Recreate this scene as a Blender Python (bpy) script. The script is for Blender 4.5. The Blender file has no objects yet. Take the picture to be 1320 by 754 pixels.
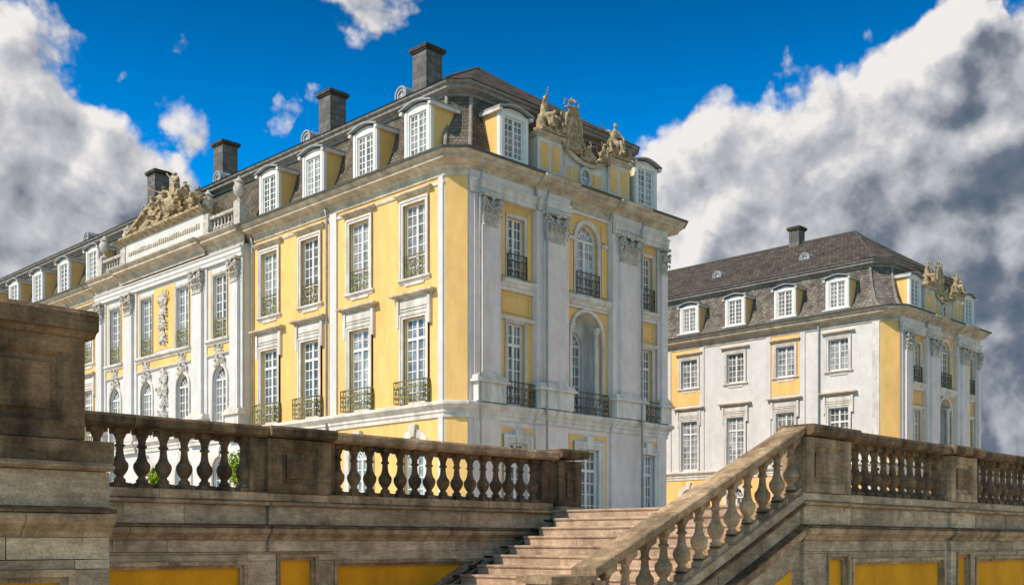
import bpy, bmesh, math, random
from mathutils import Vector, Matrix
random.seed(7)
R = math.radians
SC = bpy.context.scene
COL = SC.collection
EYE = 1.67                      # eye height above the lower garden ground; x runs along the terrace walls, y away across them
S2 = math.sqrt(2)

# ------------------------------------------------------------------ camera, light, sky
cam = bpy.data.cameras.new('camera'); camo = bpy.data.objects.new('camera', cam); COL.objects.link(camo)
camo.location = (0, 0, EYE); camo.rotation_euler = (R(90), 0, R(-45))
cam.sensor_width = 36; cam.lens = 36*1417/1320; cam.shift_y = 323/1320
cam.clip_start = 0.1; cam.clip_end = 6000
SC.camera = camo
SC.cycles.max_bounces = 4; SC.cycles.diffuse_bounces = 2; SC.cycles.glossy_bounces = 2; SC.cycles.transmission_bounces = 0; SC.cycles.volume_bounces = 0; SC.cycles.use_fast_gi = False
SC.view_settings.view_transform = 'Standard'; SC.view_settings.look = 'None'
SC.view_settings.exposure = 0.48; SC.view_settings.gamma = 1.0

SUN_EL = 43
sun_h = Vector((-0.97, 0.23, 0)).normalized()
sun_dir = Vector((sun_h.x*math.cos(R(SUN_EL)), sun_h.y*math.cos(R(SUN_EL)), math.sin(R(SUN_EL))))
sl = bpy.data.lights.new('sun', 'SUN'); slo = bpy.data.objects.new('sun', sl); COL.objects.link(slo)
sl.energy = 3.1; sl.angle = R(0.5); sl.color = (1.0, 0.92, 0.80)
slo.rotation_euler = (-sun_dir).to_track_quat('-Z', 'Y').to_euler(); slo.location = (-40, 20, 60)

def skydir(px, py):
    """direction in the sky, from right-of-view and up angles"""
    r = (px-660)/1417; z = (700-py)/1417
    return Vector(((1+r)/S2, (1-r)/S2, z)).normalized()

def build_world():
    w = bpy.data.worlds.new('World'); SC.world = w; w.use_nodes = True
    w.cycles.sampling_method = 'MANUAL'; w.cycles.sample_map_resolution = 256
    nt = w.node_tree; N = nt.nodes; L = nt.links; N.clear()
    def n(t, **k):
        o = N.new(t)
        for a, b in k.items(): setattr(o, a, b)
        return o
    def math_(op, a, b=None, c=None, clamp=False, tree=None):
        T = tree or nt
        m = T.nodes.new('ShaderNodeMath'); m.operation = op; m.use_clamp = clamp
        for i, v in enumerate((a, b, c)):
            if v is None: continue
            if isinstance(v, (int, float)): m.inputs[i].default_value = v
            else: T.links.new(v, m.inputs[i])
        return m.outputs[0]
    # cloud density group
    g = bpy.data.node_groups.new('cloud_density', 'ShaderNodeTree')
    g.interface.new_socket('Vector', in_out='INPUT', socket_type='NodeSocketVector')
    g.interface.new_socket('Density', in_out='OUTPUT', socket_type='NodeSocketFloat')
    gi = g.nodes.new('NodeGroupInput'); go = g.nodes.new('NodeGroupOutput')
    nrm = g.nodes.new('ShaderNodeVectorMath'); nrm.operation = 'NORMALIZE'
    g.links.new(gi.outputs[0], nrm.inputs[0]); V = nrm.outputs[0]
    acc = None
    wn = g.nodes.new('ShaderNodeTexNoise'); wn.inputs['Scale'].default_value = 9; wn.inputs['Detail'].default_value = 5; wn.inputs['Roughness'].default_value = .6
    g.links.new(V, wn.inputs['Vector'])
    ws = g.nodes.new('ShaderNodeVectorMath'); ws.operation = 'MULTIPLY_ADD'; g.links.new(wn.outputs['Color'], ws.inputs[0]); ws.inputs[1].default_value = (.085,)*3; ws.inputs[2].default_value = (-.0425,)*3
    wv = g.nodes.new('ShaderNodeVectorMath'); wv.operation = 'ADD'; g.links.new(V, wv.inputs[0]); g.links.new(ws.outputs[0], wv.inputs[1])
    blobs = [(10,160,.10,1.15),(75,175,.075,1.15),(120,225,.035,1.0),(25,290,.13,1.3),(110,320,.055,1.1),(60,50,.07,.52),(110,90,.05,.62),
             (225,140,.045,.66),(240,75,.025,.6),(160,105,.035,.6),(362,153,.024,.64),(482,-4,.046,.80),(-160,200,.14,1),
             (905,265,.060,1),(985,235,.085,1),(1065,210,.09,1.2),(1110,165,.05,1.1),(1150,165,.085,1.25),(1215,105,.062,1.2),(1240,62,.036,1.2),(1310,190,.075,1.2),(1180,240,.12,1.35),(1060,300,.12,1.35),
             (960,340,.12,1.3),(1120,330,.16,1.4),(1260,300,.17,1.4),(1340,450,.22,1.4),(1500,250,.22,1),(1150,480,.16,1.4),(1290,570,.12,1.4),(1700,350,.24,1),
             (1295,45,.03,.6),(1085,65,.018,.6),(900,400,.1,1)]
    for (px, py, r, wgt) in blobs:
        c = skydir(px, py)
        d = g.nodes.new('ShaderNodeVectorMath'); d.operation = 'DISTANCE'
        g.links.new(wv.outputs[0], d.inputs[0]); d.inputs[1].default_value = c
        mr = g.nodes.new('ShaderNodeMapRange')
        g.links.new(d.outputs['Value'], mr.inputs['Value'])
        mr.inputs['From Min'].default_value = r*1.35; mr.inputs['From Max'].default_value = r*0.45
        mr.inputs['To Min'].default_value = 0; mr.inputs['To Max'].default_value = wgt
        acc = mr.outputs[0] if acc is None else math_('MAXIMUM', acc, mr.outputs[0], tree=g)
    # behind and beside the view: unseen clouds, made denser to add neutral fill light
    big = g.nodes.new('ShaderNodeTexNoise'); big.inputs['Scale'].default_value = 1.6; big.inputs['Detail'].default_value = 2
    g.links.new(V, big.inputs['Vector'])
    fw = g.nodes.new('ShaderNodeVectorMath'); fw.operation = 'DOT_PRODUCT'
    g.links.new(V, fw.inputs[0]); fw.inputs[1].default_value = skydir(660, 330)
    out = g.nodes.new('ShaderNodeMapRange'); g.links.new(fw.outputs['Value'], out.inputs['Value'])
    out.inputs['From Min'].default_value = .86; out.inputs['From Max'].default_value = .70
    sc = math_('MULTIPLY', math_('MULTIPLY', math_('SUBTRACT', big.outputs[0], .34, tree=g), 4.5, clamp=True, tree=g), out.outputs[0], tree=g)
    acc = math_('MAXIMUM', acc, sc, tree=g)
    n1 = g.nodes.new('ShaderNodeTexNoise'); n1.inputs['Scale'].default_value = 7.0; n1.inputs['Detail'].default_value = 10
    n1.inputs['Roughness'].default_value = .54; n1.inputs['Distortion'].default_value = .15
    g.links.new(V, n1.inputs['Vector'])
    n2 = g.nodes.new('ShaderNodeTexVoronoi'); n2.inputs['Scale'].default_value = 13; n2.feature = 'F1'
    n2.inputs['Detail'].default_value = 4; n2.inputs['Roughness'].default_value = .42; n2.inputs['Lacunarity'].default_value = 2.3
    w2 = g.nodes.new('ShaderNodeVectorMath'); w2.operation = 'MULTIPLY_ADD'; g.links.new(n1.outputs['Color'], w2.inputs[0]); w2.inputs[1].default_value = (.05,)*3; g.links.new(V, w2.inputs[2])
    g.links.new(w2.outputs[0], n2.inputs['Vector'])
    nn = math_('SUBTRACT', math_('MULTIPLY', n1.outputs[0], 1.0, tree=g), math_('MULTIPLY', n2.outputs['Distance'], .85, tree=g), tree=g)
    dens = math_('ADD', math_('MULTIPLY', acc, 1.15, tree=g), math_('SUBTRACT', nn, .36, tree=g), tree=g)
    g.links.new(dens, go.inputs[0])
    tc = n('ShaderNodeTexCoord'); vec = tc.outputs['Generated']
    d0 = n('ShaderNodeGroup', node_tree=g); L.new(vec, d0.inputs[0])
    off = n('ShaderNodeVectorMath', operation='ADD'); L.new(vec, off.inputs[0])
    # towards the sun across the sky, for the lit side of each cloud
    off.inputs[1].default_value = (-.011, .011, .016)
    d1 = n('ShaderNodeGroup', node_tree=g); L.new(off.outputs[0], d1.inputs[0])
    alpha = n('ShaderNodeMapRange', interpolation_type='SMOOTHSTEP'); L.new(d0.outputs[0], alpha.inputs['Value'])
    alpha.inputs['From Min'].default_value = .0; alpha.inputs['From Max'].default_value = .26
    lit = math_('ADD', .64, math_('MULTIPLY', math_('SUBTRACT', d0.outputs[0], d1.outputs[0]), 1.05))
    thick = n('ShaderNodeMapRange'); L.new(d0.outputs[0], thick.inputs['Value'])
    thick.inputs['From Min'].default_value = .1; thick.inputs['From Max'].default_value = .75
    thick.inputs['To Min'].default_value = .20; thick.inputs['To Max'].default_value = -.06
    # the storm cloud low on the right is thick and dark
    storm = None
    for (px, py, r) in [(1310,260,.06),(1330,390,.16),(1230,340,.05),(1310,520,.19),(1500,420,.28)]:
        d = n('ShaderNodeVectorMath', operation='DISTANCE'); L.new(vec, d.inputs[0]); d.inputs[1].default_value = skydir(px, py)
        mr = n('ShaderNodeMapRange', interpolation_type='SMOOTHSTEP'); L.new(d.outputs['Value'], mr.inputs['Value'])
        mr.inputs['From Min'].default_value = r*1.5; mr.inputs['From Max'].default_value = r*.3
        storm = mr.outputs[0] if storm is None else math_('MAXIMUM', storm, mr.outputs[0])
    n3 = n('ShaderNodeTexNoise'); n3.inputs['Scale'].default_value = 5; n3.inputs['Detail'].default_value = 6; L.new(vec, n3.inputs['Vector'])
    storm = math_('MULTIPLY', storm, math_('ADD', .08, math_('MULTIPLY', n3.outputs[0], .80)))
    bri = math_('SUBTRACT', math_('ADD', lit, thick.outputs[0]), math_('MULTIPLY', storm, .62), clamp=True)
    cr = n('ShaderNodeValToRGB'); L.new(bri, cr.inputs[0])
    e = cr.color_ramp.elements; e[0].position = 0; e[0].color = (.10, .15, .22, 1); e[1].position = 1; e[1].color = (.93, .93, .94, 1)
    for p, c in ((.25, (.17, .21, .28, 1)), (.5, (.38, .42, .49, 1)), (.75, (.60, .63, .69, 1))):
        q = e.new(p); q.color = c
    sky = n('ShaderNodeTexSky', sky_type='NISHITA', sun_disc=False)
    sky.sun_elevation = R(SUN_EL); sky.sun_rotation = math.atan2(sun_dir.x, sun_dir.y); sky.air_density = 1.0; sky.dust_density = .4; sky.ozone_density = 3.5
    hs = n('ShaderNodeHueSaturation'); hs.inputs['Saturation'].default_value = 1.55; hs.inputs['Value'].default_value = .95
    L.new(sky.outputs[0], hs.inputs['Color'])
    tint = n('ShaderNodeMix', data_type='RGBA', blend_type='MULTIPLY'); tint.inputs[0].default_value = 1
    L.new(hs.outputs[0], tint.inputs[6]); tint.inputs[7].default_value = (.24, .98, 1.03, 1)
    # cloud colours are given as seen; lift them to the sky's physical scale
    up = n('ShaderNodeMix', data_type='RGBA', blend_type='MULTIPLY'); up.inputs[0].default_value = 1
    L.new(cr.outputs[0], up.inputs[6]); up.inputs[7].default_value = (5.2, 5.0, 4.8, 1)
    sz = n('ShaderNodeSeparateXYZ'); L.new(vec, sz.inputs[0])
    dk = n('ShaderNodeMapRange', interpolation_type='SMOOTHSTEP'); L.new(sz.outputs[2], dk.inputs['Value']); dk.inputs['From Min'].default_value = .22; dk.inputs['From Max'].default_value = .52
    dk.inputs['To Min'].default_value = 1.3; dk.inputs['To Max'].default_value = .50
    deep = n('ShaderNodeVectorMath', operation='SCALE'); L.new(tint.outputs[2], deep.inputs[0]); L.new(dk.outputs[0], deep.inputs['Scale'])
    mix = n('ShaderNodeMix', data_type='RGBA'); L.new(alpha.outputs[0], mix.inputs[0]); L.new(deep.outputs[0], mix.inputs[6]); L.new(up.outputs[2], mix.inputs[7])
    bg = n('ShaderNodeBackground'); L.new(mix.outputs[2], bg.inputs[0]); bg.inputs[1].default_value = .13
    o = n('ShaderNodeOutputWorld'); L.new(bg.outputs[0], o.inputs[0])
build_world()

# ------------------------------------------------------------------ materials
MATS = {}
def mat(name, base, base2=None, rough=.8, scale=3, var=.12, bump=0.15, bscale=30, stain=None, stain_amt=0, stain_scale=1.2,
        streak=False, objrand=0.0, grain=0, metal=0, brick=None, spec=.3, coat=0, topdirt=0):
    m = bpy.data.materials.new(name); m.use_nodes = True; nt = m.node_tree; N = nt.nodes; L = nt.links
    b = N['Principled BSDF']; b.inputs['Roughness'].default_value = rough; b.inputs['Metallic'].default_value = metal
    b.inputs['Specular IOR Level'].default_value = spec; b.inputs['Coat Weight'].default_value = coat
    g = N.new('ShaderNodeNewGeometry'); P = g.outputs['Position']
    base2 = base2 or tuple(c*(1-var*2) for c in base)
    n1 = N.new('ShaderNodeTexNoise'); n1.inputs['Scale'].default_value = scale; n1.inputs['Detail'].default_value = 8; n1.inputs['Roughness'].default_value = .65
    L.new(P, n1.inputs['Vector'])
    cr = N.new('ShaderNodeValToRGB'); L.new(n1.outputs[0], cr.inputs[0])
    cr.color_ramp.elements[0].position = .33; cr.color_ramp.elements[0].color = (*base2, 1)
    cr.color_ramp.elements[1].position = .64; cr.color_ramp.elements[1].color = (*base, 1)
    colr = cr.outputs[0]
    def mixc(fac, a, bcol, blend='MIX'):
        x = N.new('ShaderNodeMix'); x.data_type = 'RGBA'; x.blend_type = blend
        if isinstance(fac, (int, float)): x.inputs[0].default_value = fac
        else: L.new(fac, x.inputs[0])
        if isinstance(a, tuple): x.inputs[6].default_value = a
        else: L.new(a, x.inputs[6])
        if isinstance(bcol, tuple): x.inputs[7].default_value = bcol
        else: L.new(bcol, x.inputs[7])
        return x.outputs[2]
    def mp(sx, sy, sz):
        q = N.new('ShaderNodeMapping'); q.inputs['Scale'].default_value = (sx, sy, sz); L.new(P, q.inputs[0]); return q.outputs[0]
    if stain:
        n2 = N.new('ShaderNodeTexNoise'); n2.inputs['Scale'].default_value = stain_scale; n2.inputs['Detail'].default_value = 10; n2.inputs['Roughness'].default_value = .7
        L.new(mp(1, 1, .22) if streak else P, n2.inputs['Vector'])
        r2 = N.new('ShaderNodeMapRange'); L.new(n2.outputs[0], r2.inputs[0]); r2.inputs[1].default_value = .42; r2.inputs[2].default_value = .68
        r2.inputs[4].default_value = stain_amt
        colr = mixc(r2.outputs[0], colr, (*stain, 1))
    if grain:
        n5 = N.new('ShaderNodeTexNoise'); n5.inputs['Scale'].default_value = 5; n5.inputs['Detail'].default_value = 10; n5.inputs['Roughness'].default_value = .75
        L.new(mp(.8, .8, 5), n5.inputs['Vector'])
        r5 = N.new('ShaderNodeMapRange'); L.new(n5.outputs[0], r5.inputs[0]); r5.inputs[1].default_value = .3; r5.inputs[2].default_value = .7; r5.inputs[3].default_value = 1-grain; r5.inputs[4].default_value = 1+grain*.6
        n6 = N.new('ShaderNodeTexNoise'); n6.inputs['Scale'].default_value = 45; n6.inputs['Detail'].default_value = 4; L.new(P, n6.inputs['Vector'])
        r6 = N.new('ShaderNodeMapRange'); L.new(n6.outputs[0], r6.inputs[0]); r6.inputs[1].default_value = .36; r6.inputs[2].default_value = .6; r6.inputs[3].default_value = 1-grain*.55; r6.inputs[4].default_value = 1.05
        mm = N.new('ShaderNodeMath'); mm.operation = 'MULTIPLY'; L.new(r5.outputs[0], mm.inputs[0]); L.new(r6.outputs[0], mm.inputs[1])
        h5 = N.new('ShaderNodeHueSaturation'); L.new(colr, h5.inputs['Color']); L.new(mm.outputs[0], h5.inputs['Value']); colr = h5.outputs[0]
    if objrand:
        oi = N.new('ShaderNodeObjectInfo'); r3 = N.new('ShaderNodeMapRange'); L.new(oi.outputs['Random'], r3.inputs[0])
        r3.inputs[3].default_value = 1-objrand; r3.inputs[4].default_value = 1+objrand*.7
        h = N.new('ShaderNodeHueSaturation'); L.new(colr, h.inputs['Color']); L.new(r3.outputs[0], h.inputs['Value']); colr = h.outputs[0]
    hsum = None
    nb = N.new('ShaderNodeTexNoise'); nb.inputs['Scale'].default_value = bscale; nb.inputs['Detail'].default_value = 5; L.new(P, nb.inputs['Vector'])
    height = nb.outputs[0]
    if brick:
        bw, bh, mort, col2 = brick
        tc = N.new('ShaderNodeTexCoord'); sx = N.new('ShaderNodeSeparateXYZ'); L.new(tc.outputs['Object'], sx.inputs[0])
        ad = N.new('ShaderNodeMath'); ad.operation = 'SUBTRACT'; L.new(sx.outputs[0], ad.inputs[0]); L.new(sx.outputs[1], ad.inputs[1])
        cx = N.new('ShaderNodeCombineXYZ'); L.new(ad.outputs[0], cx.inputs[0]); L.new(sx.outputs[2], cx.inputs[1])
        bt = N.new('ShaderNodeTexBrick'); L.new(cx.outputs[0], bt.inputs['Vector']); bt.inputs['Scale'].default_value = 1
        bt.inputs['Brick Width'].default_value = bw; bt.inputs['Row Height'].default_value = bh; bt.inputs['Mortar Size'].default_value = mort
        bt.inputs['Color1'].default_value = (1, 1, 1, 1); bt.inputs['Color2'].default_value = (.55, .55, .55, 1); bt.inputs['Mortar'].default_value = (*col2, 1)
        colr = mixc(.85, colr, bt.outputs['Color'], 'MULTIPLY')
        bb = N.new('ShaderNodeBump'); bb.inputs['Strength'].default_value = .8; bb.inputs['Distance'].default_value = .03; L.new(bt.outputs['Fac'], bb.inputs['Height']); bb.invert = True
        hsum = bb
    bp = N.new('ShaderNodeBump'); bp.inputs['Strength'].default_value = bump; bp.inputs['Distance'].default_value = .02
    L.new(height, bp.inputs['Height'])
    if hsum: L.new(hsum.outputs[0], bp.inputs['Normal'])
    L.new(bp.outputs[0], b.inputs['Normal']); L.new(colr, b.inputs['Base Color'])
    MATS[name] = m; return m
mat('yellow_plaster', (.95, .59, .215), (.88, .515, .17), rough=.85, scale=1.3, bump=.12, stain=(.60, .36, .13), stain_amt=.5, stain_scale=1.7, streak=True)
mat('ochre_plaster', (.80, .46, .09), (.70, .37, .06), rough=.85, scale=1.5, bump=.12, stain=(.42, .26, .07), stain_amt=.4, stain_scale=1.0, streak=True)
mat('white_plaster', (.76, .72, .68), (.66, .62, .59), rough=.8, scale=1.5, bump=.1, stain=(.46, .41, .36), stain_amt=.35, stain_scale=1.4, streak=True)
mat('grey_plaster', (.88, .75, .70), (.76, .65, .60), rough=.8, scale=1.6, bump=.12, stain=(.42, .35, .31), stain_amt=.38, stain_scale=1.5, streak=True)
mat('trim_stone', (.82, .75, .68), (.68, .61, .54), rough=.75, scale=2.5, bump=.2, stain=(.26, .21, .16), stain_amt=.55, stain_scale=1.6, streak=True)
mat('cornice_stone', (.74, .62, .47), (.50, .40, .29), rough=.8, scale=2.2, bump=.25, stain=(.18, .14, .10), stain_amt=.6, stain_scale=1.5)
mat('carved_stone', (.74, .68, .60), (.48, .42, .35), rough=.8, scale=6, bump=.5, bscale=18, stain=(.18, .13, .09), stain_amt=.6, stain_scale=4)
mat('gilded_sandstone', (.70, .52, .29), (.20, .14, .085), rough=.7, scale=5, bump=.5, bscale=16, stain=(.10, .075, .05), stain_amt=.65, stain_scale=3)
mat('roof_slate', (.26, .205, .15), (.12, .095, .075), spec=.08, rough=.85, scale=1.2, bump=.4, bscale=8, brick=(.30, .17, .014, (.3, .3, .3)), stain=(.20, .19, .15), stain_amt=.5, stain_scale=1.8)
mat('pale_slate', (.38, .33, .27), (.17, .15, .125), spec=.08, rough=.85, scale=2.2, bump=.4, bscale=8, brick=(.34, .20, .016, (.35, .35, .35)), stain=(.11, .09, .07), stain_amt=.7, stain_scale=1.3)
mat('dark_slate', (.16, .13, .105), (.085, .07, .06), spec=.06, rough=.88, scale=1.2, bump=.4, bscale=8, brick=(.30, .20, .014, (.3, .3, .3)))
mat('lead_sheet', (.42, .42, .42), (.28, .28, .28), rough=.55, scale=3, bump=.15, metal=.2)
mat('weathered_lead', (.34, .30, .25), (.17, .14, .12), rough=.7, scale=4, bump=.3)
mat('gutter_metal', (.12, .12, .10), (.07, .075, .06), rough=.6, scale=5, bump=.2)
mat('chimney_stone', (.24, .21, .19), (.15, .13, .12), rough=.85, scale=2, bump=.4, bscale=10, brick=(.62, .34, .02, (.55, .55, .55)))
mat('window_paint', (.86, .81, .76), (.76, .71, .66), rough=.5, scale=3, bump=.04)
mat('window_glass', (.36, .37, .37), (.05, .06, .07), rough=.08, scale=1.6, bump=.09, bscale=2.5, objrand=.6, spec=.9, coat=.3)
mat('iron_gilded', (.40, .32, .10), (.10, .12, .055), rough=.5, scale=7, bump=.1, metal=.35)
mat('iron_dark', (.20, .16, .11), (.05, .05, .045), rough=.55, scale=7, bump=.1, metal=.3)
mat('dark_sandstone', (.38, .235, .12), (.12, .070, .036), rough=.9, scale=3.5, bump=.8, bscale=22, stain=(.022, .015, .010), stain_amt=.9, stain_scale=2.4, streak=True, objrand=.2, grain=.35)
mat('warm_sandstone', (.76, .52, .30), (.40, .26, .145), rough=.88, scale=3.5, bump=.7, bscale=22, stain=(.06, .038, .022), stain_amt=.75, stain_scale=2.4, streak=True, objrand=.22, grain=.35)
mat('wall_sandstone', (.80, .60, .39), (.50, .36, .22), rough=.88, scale=4, bump=.7, bscale=26, stain=(.13, .085, .05), stain_amt=.6, stain_scale=1.8, objrand=.28, grain=.4)
mat('step_stone', (.70, .49, .33), (.48, .32, .21), rough=.85, scale=4, bump=.5, bscale=20, stain=(.13, .08, .05), stain_amt=.6, stain_scale=2.2, objrand=.15, grain=.25)
mat('grey_sandstone', (.50, .43, .34), (.32, .27, .20), rough=.88, scale=4, bump=.4, bscale=22, stain=(.12, .09, .07), stain_amt=.5, stain_scale=2, streak=True, grain=.3)
mat('shade_black', (.045, .036, .028), (.02, .016, .013), rough=.95, scale=6, bump=.5, objrand=.2)  # near-black colour standing in for shade in and under the stair
mat('panel_ochre', (.97, .43, .012), (.82, .34, .008), rough=.85, scale=1.2, bump=.15, bscale=30, stain=(.40, .17, .01), stain_amt=.5, stain_scale=1.3, streak=True)
mat('gravel', (.56, .48, .38), (.44, .37, .29), rough=.95, scale=9, bump=.6, bscale=60)
mat('lawn_soil', (.10, .14, .05), (.07, .10, .035), rough=.95, scale=2, bump=.6, bscale=40)
mat('leaf_green', (.50, .66, .04), (.24, .40, .02), rough=.6, scale=12, bump=.1)
mat('clay', (.35, .16, .09), (.22, .10, .06), rough=.9, scale=6, bump=.2)

# ------------------------------------------------------------------ mesh helpers
class MB:
    def __init__(s): s.v = []; s.f = []
    def add(s, vs, fs, M=None):
        o = len(s.v)
        s.v += [tuple(M @ Vector(p)) if M else tuple(p) for p in vs]
        s.f += [tuple(i+o for i in f) for f in fs]; return s
    def box(s, x0, x1, y0, y1, z0, z1, M=None):
        return s.add([(x0,y0,z0),(x1,y0,z0),(x1,y1,z0),(x0,y1,z0),(x0,y0,z1),(x1,y0,z1),(x1,y1,z1),(x0,y1,z1)],
                     [(0,3,2,1),(4,5,6,7),(0,1,5,4),(1,2,6,5),(2,3,7,6),(3,0,4,7)], M)
    def frust(s, x0, x1, y0, y1, z0, z1, t, M=None):        # box whose top shrinks by t
        return s.add([(x0,y0,z0),(x1,y0,z0),(x1,y1,z0),(x0,y1,z0),(x0+t,y0+t,z1),(x1-t,y0+t,z1),(x1-t,y1-t,z1),(x0+t,y1-t,z1)],
                     [(0,3,2,1),(4,5,6,7),(0,1,5,4),(1,2,6,5),(2,3,7,6),(3,0,4,7)], M)
    def prism(s, poly, fn, t0, t1):
        """poly (n,z) closed; fn(t,n,z) -> xyz"""
        k = len(poly)
        vs = [fn(t0, *p) for p in poly] + [fn(t1, *p) for p in poly]
        fs = [(i, (i+1) % k, (i+1) % k+k, i+k) for i in range(k)] + [tuple(range(k))[::-1], tuple(range(k, 2*k))]
        return s.add(vs, fs)
    def extrude_xz(s, poly, y0, y1, M=None):
        return s.add(*_ex(poly, y0, y1), M)
    def lathe(s, prof, n=12, M=None, cap=True):
        vs = []; fs = []
        for r, z in prof:
            for i in range(n): a = 2*math.pi*(i+.5)/n; vs.append((r*math.cos(a), r*math.sin(a), z))
        for j in range(len(prof)-1):
            for i in range(n): fs.append((j*n+i, j*n+(i+1) % n, (j+1)*n+(i+1) % n, (j+1)*n+i))
        if cap: fs.append(tuple(range(n))[::-1]); fs.append(tuple(range((len(prof)-1)*n, len(prof)*n)))
        return s.add(vs, fs, M)
    def tube(s, pts, r, n=4, M=None):
        pts = [Vector(p) for p in pts]; vs = []; fs = []
        rr = r if isinstance(r, (list, tuple)) else [r]*len(pts)
        up0 = Vector((0.13, .97, .21)).normalized()
        for i, p in enumerate(pts):
            t = (pts[min(i+1, len(pts)-1)]-pts[max(i-1, 0)])
            if t.length < 1e-7: t = Vector((0, 0, 1))
            t.normalize(); a = t.cross(up0)
            if a.length < 1e-3: a = t.cross(Vector((1, 0, 0)))
            a.normalize(); b = t.cross(a)
            for k in range(n):
                q = 2*math.pi*k/n; vs.append(p+(a*math.cos(q)+b*math.sin(q))*rr[i])
        for j in range(len(pts)-1):
            for k in range(n): fs.append((j*n+k, j*n+(k+1) % n, (j+1)*n+(k+1) % n, (j+1)*n+k))
        fs.append(tuple(range(n))[::-1]); fs.append(tuple(range((len(pts)-1)*n, len(pts)*n)))
        return s.add(vs, fs, M)
    def ball(s, c, r, M=None, rot=None, lvl=1):
        key = lvl
        if key not in _ICO:
            bm = bmesh.new(); bmesh.ops.create_icosphere(bm, subdivisions=lvl, radius=1)
            bm.verts.ensure_lookup_table(); _ICO[key] = ([v.co.copy() for v in bm.verts], [tuple(v.index for v in f.verts) for f in bm.faces]); bm.free()
        vs, fs = _ICO[key]; rx = r if isinstance(r, (list, tuple)) else (r, r, r)
        T = Matrix.Translation(Vector(c)) @ (rot or Matrix()) @ Matrix.Diagonal((*rx, 1))
        if M: T = M @ T
        return s.add(vs, fs, T)
    def cap(s, p0, p1, r0, r1, M=None, n=6):
        p0 = Vector(p0); p1 = Vector(p1); k = max(2, int((p1-p0).length/max(.01, min(r0, r1))*1.4)+1)
        for i in range(k+1):
            t = i/k; s.ball(p0.lerp(p1, t), r0+(r1-r0)*t, M)
        return s
    def mesh(s, name, m, smooth=False):
        me = bpy.data.meshes.new(name); me.from_pydata(s.v, [], s.f); me.validate()
        bm = bmesh.new(); bm.from_mesh(me); bmesh.ops.recalc_face_normals(bm, faces=bm.faces); bm.to_mesh(me); bm.free()
        me.materials.append(MATS[m] if isinstance(m, str) else m)
        if smooth:
            for p in me.polygons: p.use_smooth = True
        return me
    def obj(s, name, m, parent=None, loc=(0,0,0), rz=0, smooth=False):
        return place(name, s.mesh(name, m, smooth), parent, loc, rz)
_ICO = {}
def _ex(poly, y0, y1):
    k = len(poly)
    return ([(x, y0, z) for x, z in poly]+[(x, y1, z) for x, z in poly],
            [(i, (i+1) % k, (i+1) % k+k, i+k) for i in range(k)]+[tuple(range(k))[::-1], tuple(range(k, 2*k))])
def place(name, me, parent=None, loc=(0,0,0), rz=0):
    o = bpy.data.objects.new(name, me); COL.objects.link(o); o.location = loc; o.rotation_euler = (0, 0, rz)
    if parent: o.parent = parent
    return o
def thing(name, label, cat, loc=(0,0,0), rz=0, group=None):
    o = bpy.data.objects.new(name, None); COL.objects.link(o); o.location = loc; o.rotation_euler = (0, 0, rz); o.empty_display_size = .3
    o['label'] = label; o['category'] = cat
    if group: o['group'] = group
    return o
def tag(o, label, cat, group=None):
    o['label'] = label; o['category'] = cat
    if group: o['group'] = group
    return o
def struct(o): o['kind'] = 'structure'; return o
def remeshed(mb, name, m, voxel, noise=0.0):
    me = mb.mesh(name+'_raw', m); o = bpy.data.objects.new(name, me); COL.objects.link(o)
    r = o.modifiers.new('r', 'REMESH'); r.mode = 'VOXEL'; r.voxel_size = voxel
    if noise:
        tx = bpy.data.textures.new('n', 'CLOUDS'); tx.noise_scale = voxel*4
        d = o.modifiers.new('d', 'DISPLACE'); d.texture = tx; d.strength = noise
    dg = bpy.context.evaluated_depsgraph_get(); ev = o.evaluated_get(dg)
    out = bpy.data.meshes.new_from_object(ev); out.name = name
    bpy.data.objects.remove(o)
    for p in out.polygons: p.use_smooth = True
    if not out.materials: out.materials.append(MATS[m])
    return out
def arc(cx, cz, r, a0, a1, n): return [(cx+r*math.cos(R(a0+(a1-a0)*i/n)), cz+r*math.sin(R(a0+(a1-a0)*i/n))) for i in range(n+1)]
def spiral(cx, cz, r0, r1, a0, turns, n=14, sgn=1):
    return [(cx+(r0+(r1-r0)*i/n)*math.cos(a0+sgn*turns*2*math.pi*i/n), cz+(r0+(r1-r0)*i/n)*math.sin(a0+sgn*turns*2*math.pi*i/n)) for i in range(n+1)]

# ------------------------------------------------------------------ ground
G = MB(); G.box(-1500, 1500, -1500, 1500, -.5, 0)
struct(G.obj('ground', 'lawn_soil'))
TZ = EYE+.63                     # terrace floor height
VN, VF, UB, UT = 8.45, 14.25, 3.9, 15.3      # near wall face, far wall face, bastion edge, top of the stair
f_ = MB()
for (x0, x1, y0, y1) in ((-200, 1200, VF+.05, 1200), (-200, UB-.05, VN+.05, VF+.05), (UT+.38, 1200, VN+.05, VF+.05)):
    f_.add([(x0,y0,TZ),(x1,y0,TZ),(x1,y1,TZ),(x0,y1,TZ)], [(0,1,2,3)])
struct(f_.obj('terrace_floor', 'gravel'))
p_ = MB(); p_.add([(-60,-14,.004),(60,-14,.004),(60,VN-.3,.004),(-60,VN-.3,.004)], [(0,1,2,3)])
p_.add([(UB,VN-.3,.004),(9.9,VN-.3,.004),(9.9,VF,.004),(UB,VF,.004)], [(0,1,2,3)])
struct(p_.obj('bounce_path', 'gravel'))  # unseen gravel, spread wide to bounce warm light onto the terrace walls

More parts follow.
